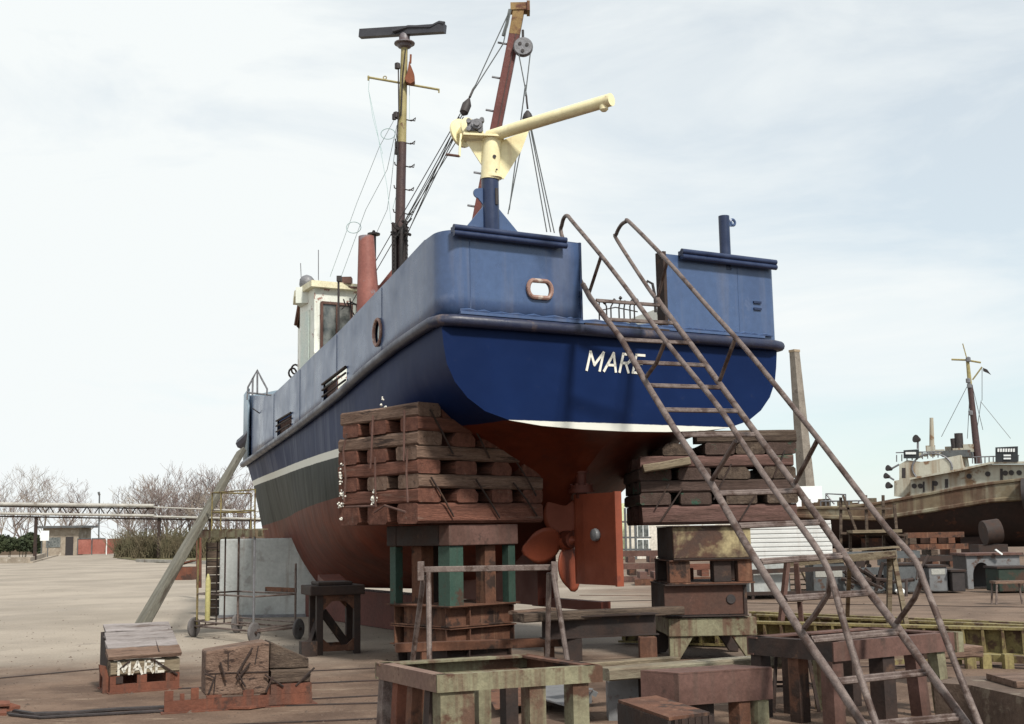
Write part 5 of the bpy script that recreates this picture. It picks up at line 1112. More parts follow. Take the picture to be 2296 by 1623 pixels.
# white box body with grey base
T = thing('site_trailer', 'white ribbed trailer body on a light grey base beyond the ladder', 'trailer', gp(1760, 1330))
ty = 28; a = at(1640, 1178, ty); c = at(1868, 1255, ty)
k = MB(); k.box(V((a.x, ty, 0)), X, Yv, Z, (0, c.x-a.x), (0, 2.3), (c.z, a.z))
for i in range(9): k.box(V((a.x, ty-.02, 0)), X, Yv, Z, (.01, c.x-a.x-.01), (0, .019), (c.z+.1*i+.02, c.z+.1*i+.1))
k.build('body', white_box, T, bevel=.02)
k = MB(); k.box(V((a.x+.05, ty+.05, 0)), X, Yv, Z, (.1, 1.25), (0, 2), (.12, c.z-.02)); k.build('base', panel_m, T)
k = MB(); k.bar(V((a.x, ty-.1, .14)), V((c.x, ty-.1, .14)), .08, .08); k.bar(V((a.x, ty-.1, .62)), V((c.x+.3, ty-.1, .68)), .08, .1)
for x_ in (.4, 1.4, 2.2): k.bar(V((a.x+x_, ty-.1, 0)), V((a.x+x_, ty-.1, .6)), .06, .06)
k.build('chassis', rust_dark, T)
T = thing('wooden_steps', 'small pale wooden steps leaning beside the trailer', 'steps', gp(1790, 1330)); p = gp(1790, 1330)
for s_ in (-.3, .35):
    k = MB(); k.bar(p+V((s_, 0, 0)), p+V((s_-.1, .7, .6)), .05, .09); k.build('stringer', wood_y, T)
for i in range(5):
    k = MB(); k.box(p+V((-.05-.02*i, .1+.14*i, .06+.12*i)), X, Yv, Z, (-.27, .38), (0, .14), (0, .03)); k.build('tread', wood_y, T)
def cabinet(name, label, x0, x1, y0, y1, m, band=None, dpt=.8, cat='bin'):
    p = gp(x0, y1); q = gp(x1, y1); Yc = (p.y+q.y)/2; zt_ = at(x0, y0, Yc).z; T_ = thing(name, label, cat, V(((p.x+q.x)/2, Yc, 0)))
    k = MB(); k.box(V((p.x, Yc, 0)), X, Yv, Z, (0, q.x-p.x), (0, dpt), (.04, zt_)); k.build('body', m, T_, bevel=.02)
    k = MB(); k.box(V((p.x, Yc, 0)), X, Yv, Z, (-.03, q.x-p.x+.03), (-.03, dpt+.03), (zt_+.002, zt_+.05)); k.build('lid', rust_dark, T_)
    if band: k = MB(); k.box(V((p.x, Yc, 0)), X, Yv, Z, (.06, (q.x-p.x)-.06), (-.012, 0), (zt_*band, zt_*(band+.22))); k.build('white_plate', M('dull_plate', (.4, .4, .37), None, 3), T_)
    return T_
cabinet('steel_bin', 'dark grey bin with white plate behind the ladder, right of the wooden steps', 1822, 1900, 1262, 1333, grey_p, .55)
cabinet('steel_bin', 'plain dark grey tank bin below the scaffold', 2003, 2064, 1268, 1332, grey_p, None)
cabinet('steel_bin', 'light grey bin with a wide white stripe near its top', 2083, 2130, 1272, 1330, tanksteel, .72)
cabinet('steel_bin', 'dark green bin cut by the right edge of the picture', 2236, 2330, 1275, 1330, binblue)
cabinet('steel_bin', 'black iron bin between the striped bin and the arched cabin', 2135, 2168, 1282, 1330, dark, None)
# cabin with an arch
p = gp(2171, 1322); q = gp(2243, 1322); zt_ = at(2171, 1246, p.y).z
T = thing('arched_cabin', 'light grey steel cabin with a dark arched opening and rusty roof', 'cabin', (p+q)/2)
w_ = q.x-p.x; n_ = 14; arch = [V((p.x+w_*.52+math.cos(math.pi-math.pi*i/n_)*w_*.33, p.y, zt_*.38+math.sin(math.pi*i/n_)*zt_*.42)) for i in range(n_+1)]
outl = [V((p.x, p.y, .02)), V((p.x, p.y, zt_)), V((p.x+w_*1.9, p.y, zt_)), V((p.x+w_*1.9, p.y, zt_*.55)), V((p.x+w_, p.y, zt_*.5)), V((p.x+w_, p.y, .02)), V((arch[-1].x, p.y, .02))]+arch[::-1]+[V((arch[0].x, p.y, .02))]
k = MB(); k.plate(outl, .06, Yv); k.build('front', tanksteel, T)
k = MB(); k.box(p, X, Yv, Z, (0, w_*1.9), (.9, .95), (.02, zt_)); k.box(p, X, Yv, Z, (0, .04), (.04, .9), (.02, zt_)); k.build('back', dark, T)
k = MB(); k.box(p, X, Yv, Z, (-.05, w_*2), (-.1, 1), (zt_+.003, zt_+.06)); k.build('roof', rust_pink, T)
k = MB(); k.bar(at(2232, 1232, p.y-.2), at(2247, 1243, p.y-.2), .05, .04); tag(k.build('white_bar', sign_w, loc=at(2240, 1240, p.y)), 'short white bar leaning on the arched cabin roof', 'bar')
T = thing('trestle_stool', 'small pale stool alone in the yard at the right edge', 'stool', gp(2262, 1355)); p = gp(2262, 1355)
k = MB(); k.box(p, X, Yv, Z, (-.3, .35), (-.15, .15), (.42, .47)); k.build('seat', wood_g, T)
for sx_ in (-.26, .28):
    for sy_ in (-.12, .12): k = MB(); k.bar(p+V((sx_*1.15, sy_, 0)), p+V((sx_, sy_, .42)), .03, .03); k.build('leg', pipe, T)
def pile(label, cx, cy, w, rows_, rnd, mats, dy=1.0, name='timber_pile'):
    p = gp(cx, cy); T_ = thing(name, label, 'pile', p)
    for j in range(rows_):
        n_ = 3 if j % 2 else 1
        for i in range(n_):
            if n_ == 1: k = MB(); k.box(p+V((rnd.uniform(-.1, .1), 0, .2*j)), X, Yv, Z, (-w/2, w/2), (0, .2), (0, .18))
            else: k = MB(); k.box(p+V((-w/2+w*(i+.1)/3+rnd.uniform(0, .1), 0, .2*j)), X, Yv, Z, (0, .22), (0, dy), (0, .19))
            k.build('beam', rnd.choice(mats), T_)
rr = random.Random(11)
pile('low heap of shade-coloured timbers and steel offcuts in front of the rusty hull, left part', 1950, 1325, 2.6, 5, rr, (rust_dark, wood_d, grey_p))  # dark materials paint the ship's shadow onto this pile and the next
pile('crossed stack of shade-coloured keel timbers right below the rusty ship', 2105, 1285, 2.0, 7, rr, (rust_dark, wood_d, rust))
pile('reddish timber stack seen between the rudder and the starboard stack', 1425, 1305, 1.9, 5, rr, (rust_pink, wood_r, rust))
pile('second reddish timber stack seen through the gap in the starboard stack', 1545, 1308, 1.6, 3, rr, (rust_pink, wood_r, rust))
pile('long low stack of red beams along the far side of the slip', 1480, 1312, 1.4, 2, rr, (rust_pink, rust))
T = thing('scrap_heap', 'untidy heap of rusty pipes and white rags behind the ladder', 'heap', gp(1950, 1335))
k = MB()
for i in range(40):
    p = gp(rr.uniform(1900, 2060), rr.uniform(1318, 1335)); d_ = V((rr.uniform(-1, 1), rr.uniform(-.3, .3), rr.uniform(-.1, .5))).normalized(); k.tube([p+Z*rr.uniform(.05, .4), p+Z*rr.uniform(.05, .4)+d_*rr.uniform(.3, .9)], rr.uniform(.02, .05), 5)
k.build('pipes', rust_dark, T)
k = MB()
for x, y in ((1973, 1326), (1995, 1324), (2012, 1318), (2020, 1330)): p = gp(x, y+4); k.lathe(p+Z*.08, V((1, .3, rr.uniform(-.2, .2))), [(-.15, .02), (-.08, .07), (.05, .08), (.15, .02)], 7)
k.build('rags', sign_w, T)
# big rusty ship on the right
SO = at(2100, 1200, 62); SO.z = 0; sf = V((.88, -.475, 0)).normalized(); ss = Z.cross(sf)    # sf runs towards the right, nearer
T = ship = thing('rusty_ship', 'rust streaked ship with white deckhouse and tall mast on the slip at the right', 'ship', SO)
def sp_(x, y, off=0.0): return onp(x, y, SO-ss*off, ss)                      # point on the near side plane of the ship
sheer = [(1700, 1146), (1794, 1139), (1880, 1138), (1960, 1130), (2060, 1112), (2142, 1096), (2220, 1084), (2296, 1075), (2420, 1058)]
band = [(1700, 1160), (1794, 1157), (1880, 1160), (1960, 1163), (2060, 1148), (2142, 1135), (2220, 1122), (2296, 1117), (2420, 1105)]
topr = [sp_(x, y) for x, y in sheer]; bnd = [sp_(x, y) for x, y in band]
k = MB(); rows = []
ins = [p+ss*5.5 for p in topr]
k.grid([bnd, topr], smooth=False, flip=False); k.grid([[p+V((0, 0, .0)) for p in topr], ins], smooth=False)
k.build('topsides', ship_r, ship)
k = MB(); b1_ = [V((p.x, p.y, .9))+ss*1.3 for p in bnd]; b2_ = [V((p.x, p.y, .45))+ss*3 for p in bnd]
m1_ = [p+(q-p)*.55+ss*-.35 for p, q in zip(bnd, b1_)]
k.grid([b2_, b1_, m1_, bnd], smooth=True); k.build('bottom', ship_b, ship)
k = MB()
for p, q in zip(topr, topr[1:]): k.tube([p, q], .09, 6)
for p, q in zip(bnd, bnd[1:]): k.tube([p, q], .12, 6)
k.build('rubbing_strake', ship_r, ship)
def house(name, pts, depth, off, m, parent=ship):
    P_ = [sp_(x, y, -off) for x, y in pts]; P2 = [p+ss*depth for p in P_]; n_ = len(P_); k_ = MB()
    k_.add(P_+P2, [tuple(range(n_)), tuple(range(2*n_-1, n_-1, -1))]+[(i, i+n_, (i+1) % n_+n_, (i+1) % n_) for i in range(n_)]); return k_.build(name, m, parent)
def r2(x, y): return (2000+x/2.318)/1.115, (820+y/2.318)/1.115
dh = house('deckhouse', [r2(640, 985), r2(640, 880), r2(940, 825), r2(1110, 790), r2(1298, 790), r2(1420, 790), r2(1420, 880), r2(1298, 885), r2(900, 935)], 3.6, .7, ship_w)
br = house('bridge', [r2(545, 975), r2(545, 885), r2(575, 880), r2(575, 790), r2(620, 765), r2(700, 775), r2(760, 768), r2(930, 735), r2(945, 822), r2(640, 878), r2(640, 985)], 2.6, 1.1, ship_w)
k = MB()
for x, y in ((662, 915), (698, 915), (785, 900), (980, 858), (1088, 845), (1190, 840), (1225, 838), (1270, 838)): k = MB(); k.lathe(sp_(*r2(x, y), -.69), -ss, [(0, .13), (.03, .13), (.03, .0)], 12); k.build('porthole', dark, dh)
k = MB()
for x0, y0, x1, y1 in ((712, 950, 722, 890), (765, 940, 775, 885), (840, 925, 858, 875), (1160, 880, 1175, 815), (590, 870, 612, 810)):
    k = MB(); k.plate([sp_(*r2(x0, y0), -.68), sp_(*r2(x1, y0), -.68), sp_(*r2(x1, y1), -.68), sp_(*r2(x0, y1), -.68)], .04, ss); k.build('doorway', dark, dh)
k = MB(); P_ = [r2(640, 878), r2(945, 822), r2(1110, 785), r2(1298, 783), r2(1420, 783)]
for p, q in zip(P_, P_[1:]): k.bar(sp_(*p, -.5)+Z*.03, sp_(*q, -.5)+Z*.03, .5, .1)
k.build('house_coaming', ship_w, dh)
k = MB(); k.ring(sp_(*r2(765, 810), -1.08), sf, Z, 1.0, .05, 24, .75); k.build('dinghy_hoop', steel_g, br)
house('funnel_base', [r2(820, 745), r2(820, 712), r2(950, 705), r2(985, 705), r2(990, 745)], 1.8, 1.6, grey_p); 
k = MB(); k.tube([sp_(*r2(897, 712), -2), sp_(*r2(888, 640), -2)], .16, 10); k.tube([sp_(*r2(925, 715), -2), sp_(*r2(918, 610), -2)], .22, 10); k.build('exhaust', dark, ship)
k = MB(); k.tube([sp_(*r2(1034, 785), -2), sp_(*r2(985, 330), -2)], [.2, .14], 10); sm_ = k.build('ship_mast', mast_brown, ship)
k = MB(); k.tube([sp_(*r2(985, 330), -2), sp_(*r2(970, 180), -2)], [.12, .09], 8); k.tube([sp_(*r2(968, 180), -2), sp_(*r2(943, 90), -2)], .03, 5); k.tube([sp_(*r2(878, 182), -2), sp_(*r2(960, 185), -2), sp_(*r2(1048, 200), -2)], .05, 6); k.tube([sp_(*r2(1000, 300), -2), sp_(*r2(1055, 225), -2)], .04, 6)
k.build('yard', ochre, sm_); k = MB(); k.tube([sp_(*r2(765, 740), -2), sp_(*r2(762, 520), -2)], [.15, .1], 8); k.build('fore_mast', ship_w, ship)
k = MB(); k.plate([sp_(*r2(x, y), -2) for x, y in ((1060, 230), (1085, 240), (1108, 272), (1090, 262), (1062, 250))], .06, ss); k.build('pennant', dark, sm_)
k = MB()
for x, y in ((975, 305), (982, 335), (990, 492), (975, 182)): k = MB(); k.lathe(sp_(*r2(x, y), -1.9), Z, [(-.15, .03), (-.1, .13), (.1, .13), (.15, .03)], 8); k.build('ship_lamp', steel_g, ship)
k = MB()
for x, y, r__ in ((683, 645, .32), (522, 815, .25), (510, 860, .24), (523, 915, .28)):
    k = MB(); k.lathe(sp_(*r2(x, y), -1.2), V((-.8, -.4, .2)), [(-.12, r__*.3), (0, r__*.45), (.18, r__*.68), (.19, 0)], 10); k.build('searchlight', dark, ship)
k = MB()
k.tube([sp_(*r2(683, 700), -1.2), sp_(*r2(683, 650), -1.2)], .06, 6); k.tube([sp_(*r2(530, 815), -1.2), sp_(*r2(575, 790), -1.2)], .05, 6); k.tube([sp_(*r2(512, 860), -1.2), sp_(*r2(545, 880), -1.2)], .05, 6)
k.build('lamp_bracket', steel_g, ship)
for (x0, y0, x1, y1) in ((1132, 775, 1262, 685), (600, 755, 688, 702)):
    bd = house('name_board', [r2(x0, y0), r2(x0, y1+6), r2(x1, y1), r2(x1, y0)], .1, .2 if x0 > 1000 else 1.0, black_b); k = MB()
    if x0 > 1000:
        for i in range(7): k.plate([sp_(*r2(1145+i*15, 718), -.17), sp_(*r2(1155+i*15, 717), -.17), sp_(*r2(1155+i*15, 698), -.17), sp_(*r2(1145+i*15, 699), -.17)], .03, ss)
        for yy in (738, 756): k.bar(sp_(*r2(1180, yy), -.17), sp_(*r2(1222, yy), -.17), .03, .08)
    else:
        k.bar(sp_(*r2(612, 725), -.97), sp_(*r2(672, 725), -.97), .03, .12)
    k.build('board_writing', sign_w, bd)
k = MB()
for i in range(12):
    x = 1000+i*24; k.tube([sp_(*r2(x, 785), -.6), sp_(*r2(x, 745-i*.6), -.6)], .03, 4)
k.tube([sp_(*r2(1000, 748), -.6), sp_(*r2(1270, 738), -.6)], .03, 4)
for i in range(9):
    x = 560+i*30; k.tube([sp_(*r2(x, 775-i*3), -1.1), sp_(*r2(x, 735-i*3), -1.1)], .03, 4)
k.tube([sp_(*r2(555, 722), -1.1), sp_(*r2(830, 715), -1.1)], .03, 4)
for i in range(6): k.tube([sp_(*r2(120+i*55, 1035), -.6), sp_(*r2(120+i*55, 1000), -.6)], .04, 4)
k.tube([sp_(*r2(120, 1004), -.6), sp_(*r2(400, 1000), -.6)], .04, 4)
k.tube([sp_(*r2(150, 1030), -.8), sp_(*r2(150, 960), -.8), sp_(*r2(265, 965), -.8), sp_(*r2(265, 1030), -.8)], .05, 4); k.tube([sp_(*r2(150, 960), -.8), sp_(*r2(200, 1020), -.8)], .05, 4)
k.build('ship_railing', steel_g, ship)
rr = random.Random(21)
for i in range(26):
    x = rr.uniform(20, 520) if i < 16 else rr.uniform(640, 980); y = 1035-(max(0, x-420))*.12 if i < 16 else 745-rr.uniform(0, 40)
    p = sp_(*r2(x, y), -rr.uniform(.8, 2.5)); s_ = rr.uniform(.08, .28); k = MB(); k.box(p, sf, ss, Z, (-s_, s_), (0, s_), (-.1, s_*rr.uniform(.6, 1.8))); k.build('deck_gear', ship_r if i < 16 else ship_w, ship)
k = MB()
for a_, c_ in (((968, 340), (820, 630)), ((985, 340), (970, 640)), ((1000, 340), (1060, 590)), ((1050, 430), (1220, 640)), ((1055, 235), (1055, 420)), ((1050, 420), (1010, 700)), ((975, 190), (1000, 600))): k.tube([sp_(*r2(*a_), -2), sp_(*r2(*c_), -2)], .018, 3)
k.build('stay_wire', rope, ship)
k = MB()
for s_ in range(5):
    k = MB(); k.box(SO+sf*(-9+s_*5)+ss*.9, sf, ss, Z, (0, 1.2), (0, 3), (0, 1.0)); k.build('cradle', ship_b, ship)
k = MB(); a = sp_(*r2(1290, 960), .4); k.lathe(a, sf, [(0, .3), (0, .75), (.5, .75), (.5, .3)], 20); k.build('fender_tyre', dark, ship)
k = MB(); p = at(2222, 1195, 50); k.tube([at(2205, 1195, 50), at(2240, 1190, 50)], .5, 16); tag(k.build('drum', rust_dark, loc=p-Z*.5), 'large rusty drum lying under the rusty ship', 'drum')  # dark rust paints the hull's shadow onto the drum
k = MB(); p = at(2222, 1215, 50); k.box(V((p.x, 49.8, 0)), X, Yv, Z, (-.6, .6), (0, 1), (0, p.z-.1)); tag(k.build('block', rust_dark, loc=V((p.x, 50, 0))), 'dark support block beneath the large rusty drum', 'block')
# chimney
cy_ = 150; T = thing('factory_chimney', 'tall square brick chimney tapering upwards behind the boat', 'chimney', V((at(1815, 1150, cy_).x, cy_, 0)))
ct = at(1781, 787, cy_); cbm = V((at(1817, 1190, cy_).x, cy_, 0)); k = MB()
wt, wb = .44, .86; ux, uy = V((.80, -.6, 0)), V((.6, .8, 0))
ux, uy = V((.85, .53, 0)), V((-.53, .85, 0))
bt = [cbm+ux*sx_*wb+uy*sy_*wb for sx_, sy_ in ((-1, -1), (1, -1), (1, 1), (-1, 1))]; tt = [ct+ux*sx_*wt+uy*sy_*wt for sx_, sy_ in ((-1, -1), (1, -1), (1, 1), (-1, 1))]
k.add(bt+tt, [(4, 5, 6, 7)]+[(i, (i+1) % 4, (i+1) % 4+4, i+4) for i in range(4)]); k.build('shaft', brick_m, T)
k = MB(); k.plate([ct+ux*sx_*(wt+.06)+uy*sy_*(wt+.06) for sx_, sy_ in ((-1, -1), (1, -1), (1, 1), (-1, 1))], .3, Z); k.build('cap', brick_pale, T)
k = MB(); p = at(1790, 1130, 120); k.box(V((p.x, 120, 0)), X, Yv, Z, (-1, 2.4), (0, 4), (0, at(1800, 1090, 120).z)); tag(k.build('white_shed', sign_w, loc=V((p.x, 120, 0))), 'small white shed at the foot of the brick chimney', 'shed')
# factory block seen between the rudder and the starboard stack
T = thing('factory_building', 'pale yellow and white works building with white framed windows behind the rudder', 'building', V((at(1430, 1250, 70).x, 70, 0)))
fx = at(1350, 1200, 70).x; h1 = at(1400, 1128, 70).z; k = MB(); k.box(V((fx, 70, 0)), X, Yv, Z, (0, 1.35), (0, 8), (0, h1)); k.build('yellow_wall', yelwall, T)
k = MB(); k.box(V((fx+1.36, 70.4, 0)), X, Yv, Z, (0, 9), (0, 8), (0, h1-.6)); k.build('wall', M('white_wall', (.62, .58, .52), (.52, .48, .42), 1, rough=.9), T)
for i, (x, y) in enumerate(((1442, 1190), (1442, 1222), (1560, 1190), (1590, 1190))):
    p = at(x, y, 70.38); k = MB(); k.box(p, X, Yv, Z, (-.35, .35), (-.05, 0), (-.35, .35)); w1 = k.build('window', sign_w, T); k = MB(); k.box(p, X, Yv, Z, (-.3, -.03), (-.08, -.052), (-.3, .3)); k.box(p, X, Yv, Z, (.03, .3), (-.08, -.052), (-.3, .3)); k.build('pane', glass, w1)
k = MB()
for x in (1404, 1414, 1426):
    p = at(x, 1240, 69); k.bar(V((p.x, 69, 0)), V((p.x, 69, h1-.3)), .12, .12)
for y in (1170, 1205, 1232): k.bar(at(1395, y, 69), at(1460, y, 69), .1, .1)
k.build('pipe_rack', grey_p, T)
k = MB(); 
for i in range(7): p = at(1480+i*130, 1175, 110+i*3); k.box(V((p.x, 110, 0)), X, Yv, Z, (-2.6, 2.7), (0, 5), (0, 2.0+(i % 3)*.6))
tag(k.build('workshop_row', ship_r, loc=V((10, 110, 0))), 'low row of brownish workshops along the far side of the yard', 'building')
# ================================================================== LEFT BACKGROUND
GY = 135
T = thing('gatehouse', 'small stone gatehouse with flat overhanging roof beside the red gates', 'building', V((at(130, 1220, GY).x, GY, 0)))
x0 = at(96, 1200, GY).x; x1 = at(176, 1200, GY).x; h_ = at(130, 1184, GY).z
k = MB(); k.box(V((x0, GY, 0)), X, Yv, Z, (0, x1-x0), (0, 4), (0, h_)); k.build('wall', stone, T)
k = MB(); k.box(V((x0-.5, GY-.8, 0)), X, Yv, Z, (0, x1-x0+1.2), (0, 5), (h_+.01, h_+.25)); k.build('roof', grey_p, T)
k = MB(); k.box(V((at(148, 1200, GY).x, GY-.05, 0)), X, Yv, Z, (0, .85), (0, .04), (0, 2.05)); k.build('door', dark, T)
k = MB(); k.box(V((at(104, 1200, GY).x, GY-.05, 0)), X, Yv, Z, (0, 1.6), (0, .04), (.9, 2.0)); k.build('window', glass, T)
for i, (xa, xb, lab) in enumerate(((175, 206, 'left red gate leaf next to the stone gatehouse'), (207, 238, 'middle red gate leaf in the yard entrance'), (240, 272, 'right red gate leaf nearest the bare trees'))):
    a, c = at(xa, 1200, GY).x, at(xb, 1200, GY).x; T = thing('yard_gate', lab, 'gate', V(((a+c)/2, GY, 0)), 0, 'red gate leaves'); k = MB(); k.box(V((a, GY, 0)), X, Yv, Z, (.05, c-a-.05), (0, .1), (.1, 1.75)); k.build('panel', brick_r, T)
    k = MB(); k.box(V((a, GY-.05, 0)), X, Yv, Z, (-.04, .04), (0, .12), (0, 1.85)); k.box(V((a, GY-.06, 0)), X, Yv, Z, (.05, c-a-.05), (0, .05), (1.76, 1.85)); k.build('gate_frame', sign_w if i == 2 else grey_p, T)
T = thing('notice_board', 'white notice board on posts left of the gatehouse', 'sign', V((at(100, 1210, 118).x, 118, 0)))
k = MB(); p = at(91, 1190, 118); q = at(109, 1212, 118); k.box(V((p.x, 118, 0)), X, Yv, Z, (0, q.x-p.x), (0, .08), (q.z, p.z)); k.build('board', sign_w, T)
k = MB(); k.bar(V((p.x+.1, 118.1, 0)), V((p.x+.1, 118.1, p.z)), .07, .07); k.bar(V((q.x-.1, 118.1, 0)), V((q.x-.1, 118.1, p.z)), .07, .07); k.build('post', grey_p, T)
k = MB(); k.box(V((at(-60, 1200, 150).x, 150, 0)), X, Yv, Z, (0, 9), (0, .4), (0, 2.0)); k.box(V((at(280, 1200, 150).x, 150, 0)), X, Yv, Z, (0, 26), (0, .4), (0, 1.9))
tag(k.build('boundary_wall', brown_m, loc=V((-50, 150, 0))), 'long brown boundary wall behind the bare trees', 'wall')
# pipe bridge
PY = 100; T = thing('pipe_bridge', 'pale lagged pipes carried on a lattice bridge over the yard entrance', 'pipe bridge', V((at(120, 1200, PY).x, PY, 0)))
def bpnt(x, y): return at(x, y, PY)
for a_, c_, r_ in (((-80, 1129), (345, 1134), .15), ((-80, 1150), (345, 1156), .11), ((345, 1137), (620, 1148), .06), ((345, 1158), (640, 1165), .09)):
    k = MB(); k.tube([bpnt(*a_), bpnt(*c_)], r_, 10); k.build('pipe', pipe_w, T)
k = MB()
k.bar(bpnt(-80, 1134)+Yv*.3, bpnt(345, 1140)+Yv*.3, .1, .1); k.bar(bpnt(-80, 1156)+Yv*.3, bpnt(600, 1168)+Yv*.3, .1, .12)
xx = 80
while xx < 330: k.bar(bpnt(xx, 1135)+Yv*.3, bpnt(xx+14, 1156)+Yv*.3, .07, .07); k.bar(bpnt(xx+14, 1156)+Yv*.3, bpnt(xx+28, 1136)+Yv*.3, .07, .07); xx += 28
k.build('lattice', rust_dark, T)
for x in (78, 355, 470, 560):
    k = MB(); p = bpnt(x, 1160); k.bar(V((p.x, p.y+.3, 0)), V((p.x, p.y+.3, p.z)), .22, .22); k.build('pier', rust_dark, T)
T = thing('lamp_pole', 'thin grey pole beyond the pipe bridge above the gate', 'pole', V((at(222, 1200, 160).x, 160, 0)))
k = MB(); k.tube([V((at(222, 1200, 160).x, 160, 0)), at(223, 1110, 160)], .1, 6); k.build('pole', grey_p, T); k = MB(); k.tube([at(223, 1110, 160), at(221, 1103, 160)], .16, 6); k.build('lamp', grey_p, T)
# verges, kerbs, planter
k = MB(); pts = [gp(x, y)+Z*.04 for x, y in ((262, 1252), (352, 1262), (700, 1268), (700, 1235), (330, 1226), (300, 1232))]; k.add(pts, [tuple(range(6))]); structure(k.build('grass_verge', grass_m, loc=pts[0]))
k = MB(); k.bar(gp(308, 1260)+Z*.1, gp(560, 1268)+Z*.1, .25, .22); structure(k.build('kerb', pipe_w, loc=gp(400, 1265)))
k = MB(); pts = [gp(x, y)+Z*.04 for x, y in ((100, 1232), (150, 1236), (178, 1222), (168, 1218), (100, 1222))]; k.add(pts, [tuple(range(5))]); structure(k.build('grass_verge', grass_m, loc=pts[0]))
k = MB(); k.bar(gp(90, 1240)+Z*.1, gp(150, 1237)+Z*.1, .2, .2); structure(k.build('kerb', pipe_w, loc=gp(120, 1238)))
k = MB(); a = gp(-60, 1263); b_ = gp(62, 1262); c = gp(100, 1248); k.bar(a+Z*.22, b_+Z*.22, .4, .44); k.bar(b_+Z*.2, c+Z*.2, .35, .4); k.bar(b_+V((.4, -.3, .05)), gp(128, 1246)+Z*.05, .25, .1)
tag(k.build('planter_wall', stone, loc=b_), 'low pale stone planter wall around the evergreen hedge at the left edge', 'wall')
def shrub(label, cx, cy, w, d, h, n_, m, sd_, ls=.16, name='hedge', cat='hedge', z0=.3):
    rr_ = random.Random(sd_); c = gp(cx, cy); k = MB()
    lobes = [(rr_.uniform(-.8, .8)*w, rr_.uniform(-.6, .6)*d, rr_.uniform(.45, .8)*h, rr_.uniform(.3, .55)) for _ in range(12)]
    for i in range(n_):
        lx, ly, lz, lr = rr_.choice(lobes); v_ = V((rr_.gauss(0, 1), rr_.gauss(0, 1), rr_.gauss(0, 1))).normalized()*(rr_.random()**.4)
        p = c+V((lx+v_.x*w*lr*.7, ly+v_.y*d*lr, max(z0, lz+v_.z*h*lr*.8)))
        a_, b__ = V((rr_.gauss(0, 1), rr_.gauss(0, 1), rr_.gauss(0, 1))).normalized()*ls, V((rr_.gauss(0, 1), rr_.gauss(0, 1), rr_.gauss(0, 1))).normalized()*ls
        k.add([p-a_, p+b__, p+a_, p-b__], [(0, 1, 2, 3)])
    for i in range(10):
        a_ = rr_.uniform(-.8, .8); k.tube([c+V((a_*w, 0, 0)), c+V((a_*w*1.1, rr_.uniform(-.3, .3)*d, h*.6))], .03, 4)
    return tag(k.build(name, m, loc=c), label, cat)
def brush(label, cx, cy, w, d, h, n_, m, sd_):
    rr_ = random.Random(sd_); c = gp(cx, cy); k = MB()
    for i in range(n_):
        p = c+V((rr_.uniform(-1, 1)*w, rr_.uniform(-1, 1)*d, 0)); hh = h*rr_.uniform(.35, 1.1); dx, dy = rr_.gauss(0, .3), rr_.gauss(0, .2)
        q = p+V((dx*hh*.5, dy*hh*.5, hh*.5)); t_ = q+V((dx*hh*.7+rr_.gauss(0, .15), dy*hh*.5, hh*.5)); k.tube([p, q, t_], [.03, .022, .012], 3, False)
        for j in range(3):
            a_ = p+(t_-p)*rr_.uniform(.3, .9); k.tube([a_, a_+V((rr_.gauss(0, .3), rr_.gauss(0, .2), rr_.uniform(.1, .45)))], .013, 3, False)
    for i in range(n_*3):
        p = c+V((rr_.gauss(0, .5)*w, rr_.gauss(0, .5)*d, abs(rr_.gauss(0, .35))*h)); a_, b__ = [V((rr_.gauss(0, 1), rr_.gauss(0, 1), rr_.gauss(0, 1))).normalized()*.07 for _ in (0, 1)]; k.add([p-a_, p+b__, p+a_, p-b__], [(0, 1, 2, 3)])
    return tag(k.build('scrub', m, loc=c), label, 'shrub')
shrub('dark evergreen hedge inside the stone planter at the left edge', 22, 1252, 2.9, 1.4, 2.1, 7000, leaf_d, 4)
shrub('small dark evergreen bush at the right end of the planter', 88, 1245, .9, .8, 1.5, 1500, leaf_d, 5)
brush('brown leafless scrub behind the evergreen hedge', 40, 1232, 4, 2, 2.6, 500, leaf_b, 6)
for i, (x, y, w, lab) in enumerate(((300, 1250, 1.5, 'dry brown scrub at the left end of the grass verge'), (355, 1252, 2.2, 'tangled brown scrub under the leftmost bare trees of the clump'), (420, 1252, 2.0, 'tangled brown scrub below the middle of the bare tree clump'), (475, 1250, 1.8, 'brown scrub just left of the trolley platform'))):
    brush(lab, x, y, w, 1.3, 2.4, 300, leaf_b, 30+i)
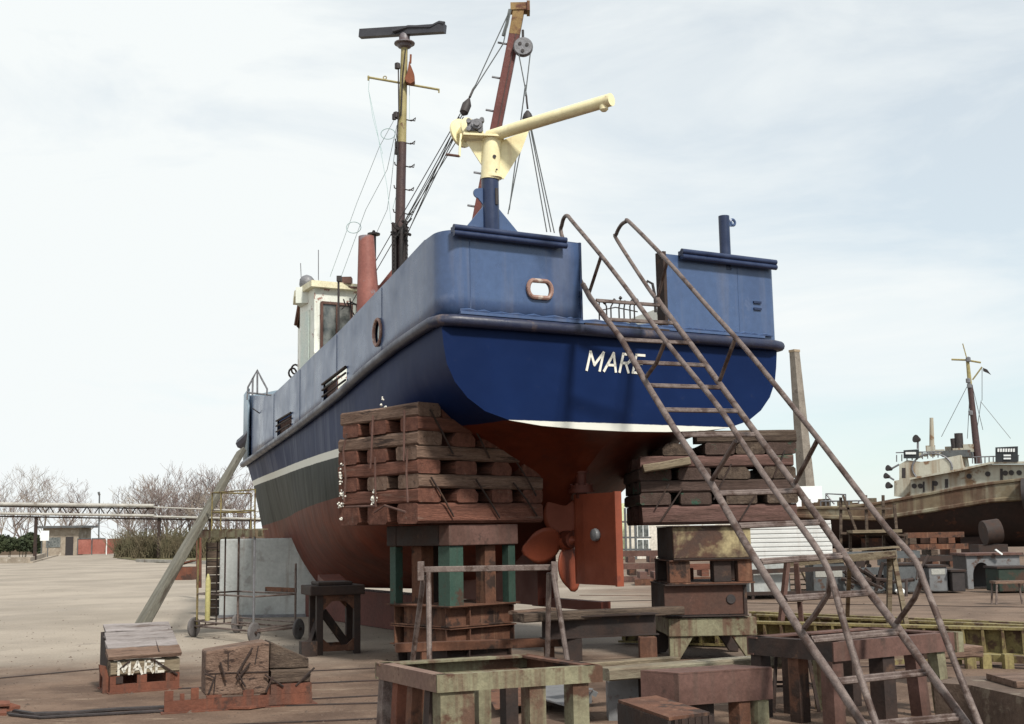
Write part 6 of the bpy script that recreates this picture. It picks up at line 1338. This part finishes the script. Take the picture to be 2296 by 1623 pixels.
def tree(label, x, y, top, spread, sd_, m, lean=0, stems=3, dens=1.0, dist=None):
    rr_ = random.Random(sd_); c = gp(x, y) if dist is None else V((at(x, y, dist).x, dist, 0)); Ht = at(x, top, c.y).z
    T_ = thing('bare_tree', label, 'tree', c, 0, 'bare trees along the yard'); kt, kc = MB(), MB()
    def grow(p, d, l, r, dep):
        n_ = 3; pts = [p]; q = p
        for i in range(n_):
            d = (d+V((rr_.gauss(0, .13), rr_.gauss(0, .13), rr_.gauss(0, .07)+.06))).normalized(); q = q+d*(l/n_); pts.append(q)
        (kt if dep <= 1 else kc).tube(pts, [r*(1-.45*i/n_) for i in range(n_+1)], 5 if dep < 2 else 3, False)
        if dep >= 6 or q.z > Ht*1.04: return
        nb = rr_.choice((2, 2, 3)) if dep else rr_.choice((3, 4))
        for i in range(nb):
            sp__ = .55 if dep > 0 else .45
            d2__ = (d+V((rr_.gauss(0, sp__)*spread, rr_.gauss(0, sp__), rr_.gauss(0, .25)+.12))).normalized(); grow(pts[rr_.choice((1, 2, 3, 3))], d2__, l*rr_.uniform(.6, .88), max(r*.6, .016), dep+1)
    for s_ in range(stems):
        grow(c+V((rr_.uniform(-.3, .3), rr_.uniform(-.3, .3), 0)), V((rr_.gauss(lean, .22), rr_.gauss(0, .2), 1)).normalized(), Ht*rr_.uniform(.24, .38), rr_.uniform(.12, .17) if stems < 3 else rr_.uniform(.07, .12), 0)
    kt.build('trunk', m, T_); kc.build('crown', m, T_)
labs = ['bare shrubby tree at the left end of the clump, leaning over the gate', 'low bare tree next to the leftmost one of the clump', 'bare many stemmed tree left of centre in the clump', 'bare tree with reddish twigs in the middle of the clump', 'taller bare tree right of the middle of the clump',
        'tall bare tree just left of the leaning timber shore', 'bare tree crossed by the leaning timber shore', 'bare tree between the timber shore and the bow of the boat', 'short bare tree behind the trolley platform']
for i, (x, top, y, st) in enumerate(((298, 1098, 1243, 3), (322, 1085, 1246, 3), (350, 1078, 1248, 4), (378, 1075, 1244, 4), (408, 1062, 1246, 3), (440, 1050, 1244, 3), (475, 1048, 1246, 3), (515, 1058, 1244, 3), (548, 1080, 1246, 3))):
    tree(labs[i], x, y, top, 1.0, 50+i, bark if i % 3 else bark_l, -.15 if i == 0 else 0, st)
for i, (x, top, lab, lean) in enumerate(((-30, 1040, 'bare tree cut by the left edge of the picture', .25), (12, 1052, 'pale trunked bare tree leaning right at the left edge', .25), (62, 1052, 'bare spreading tree behind the evergreen hedge', .15), (84, 1060, 'dark trunked bare tree beside the bridge pier', .3), (118, 1075, 'slender bare tree in front of the gatehouse', .4), (150, 1085, 'small bare tree reaching right over the gatehouse roof', .45))):
    tree(lab, x, 1240, top, 1.25, 80+i, bark_l if i % 2 else bark, lean, 2)
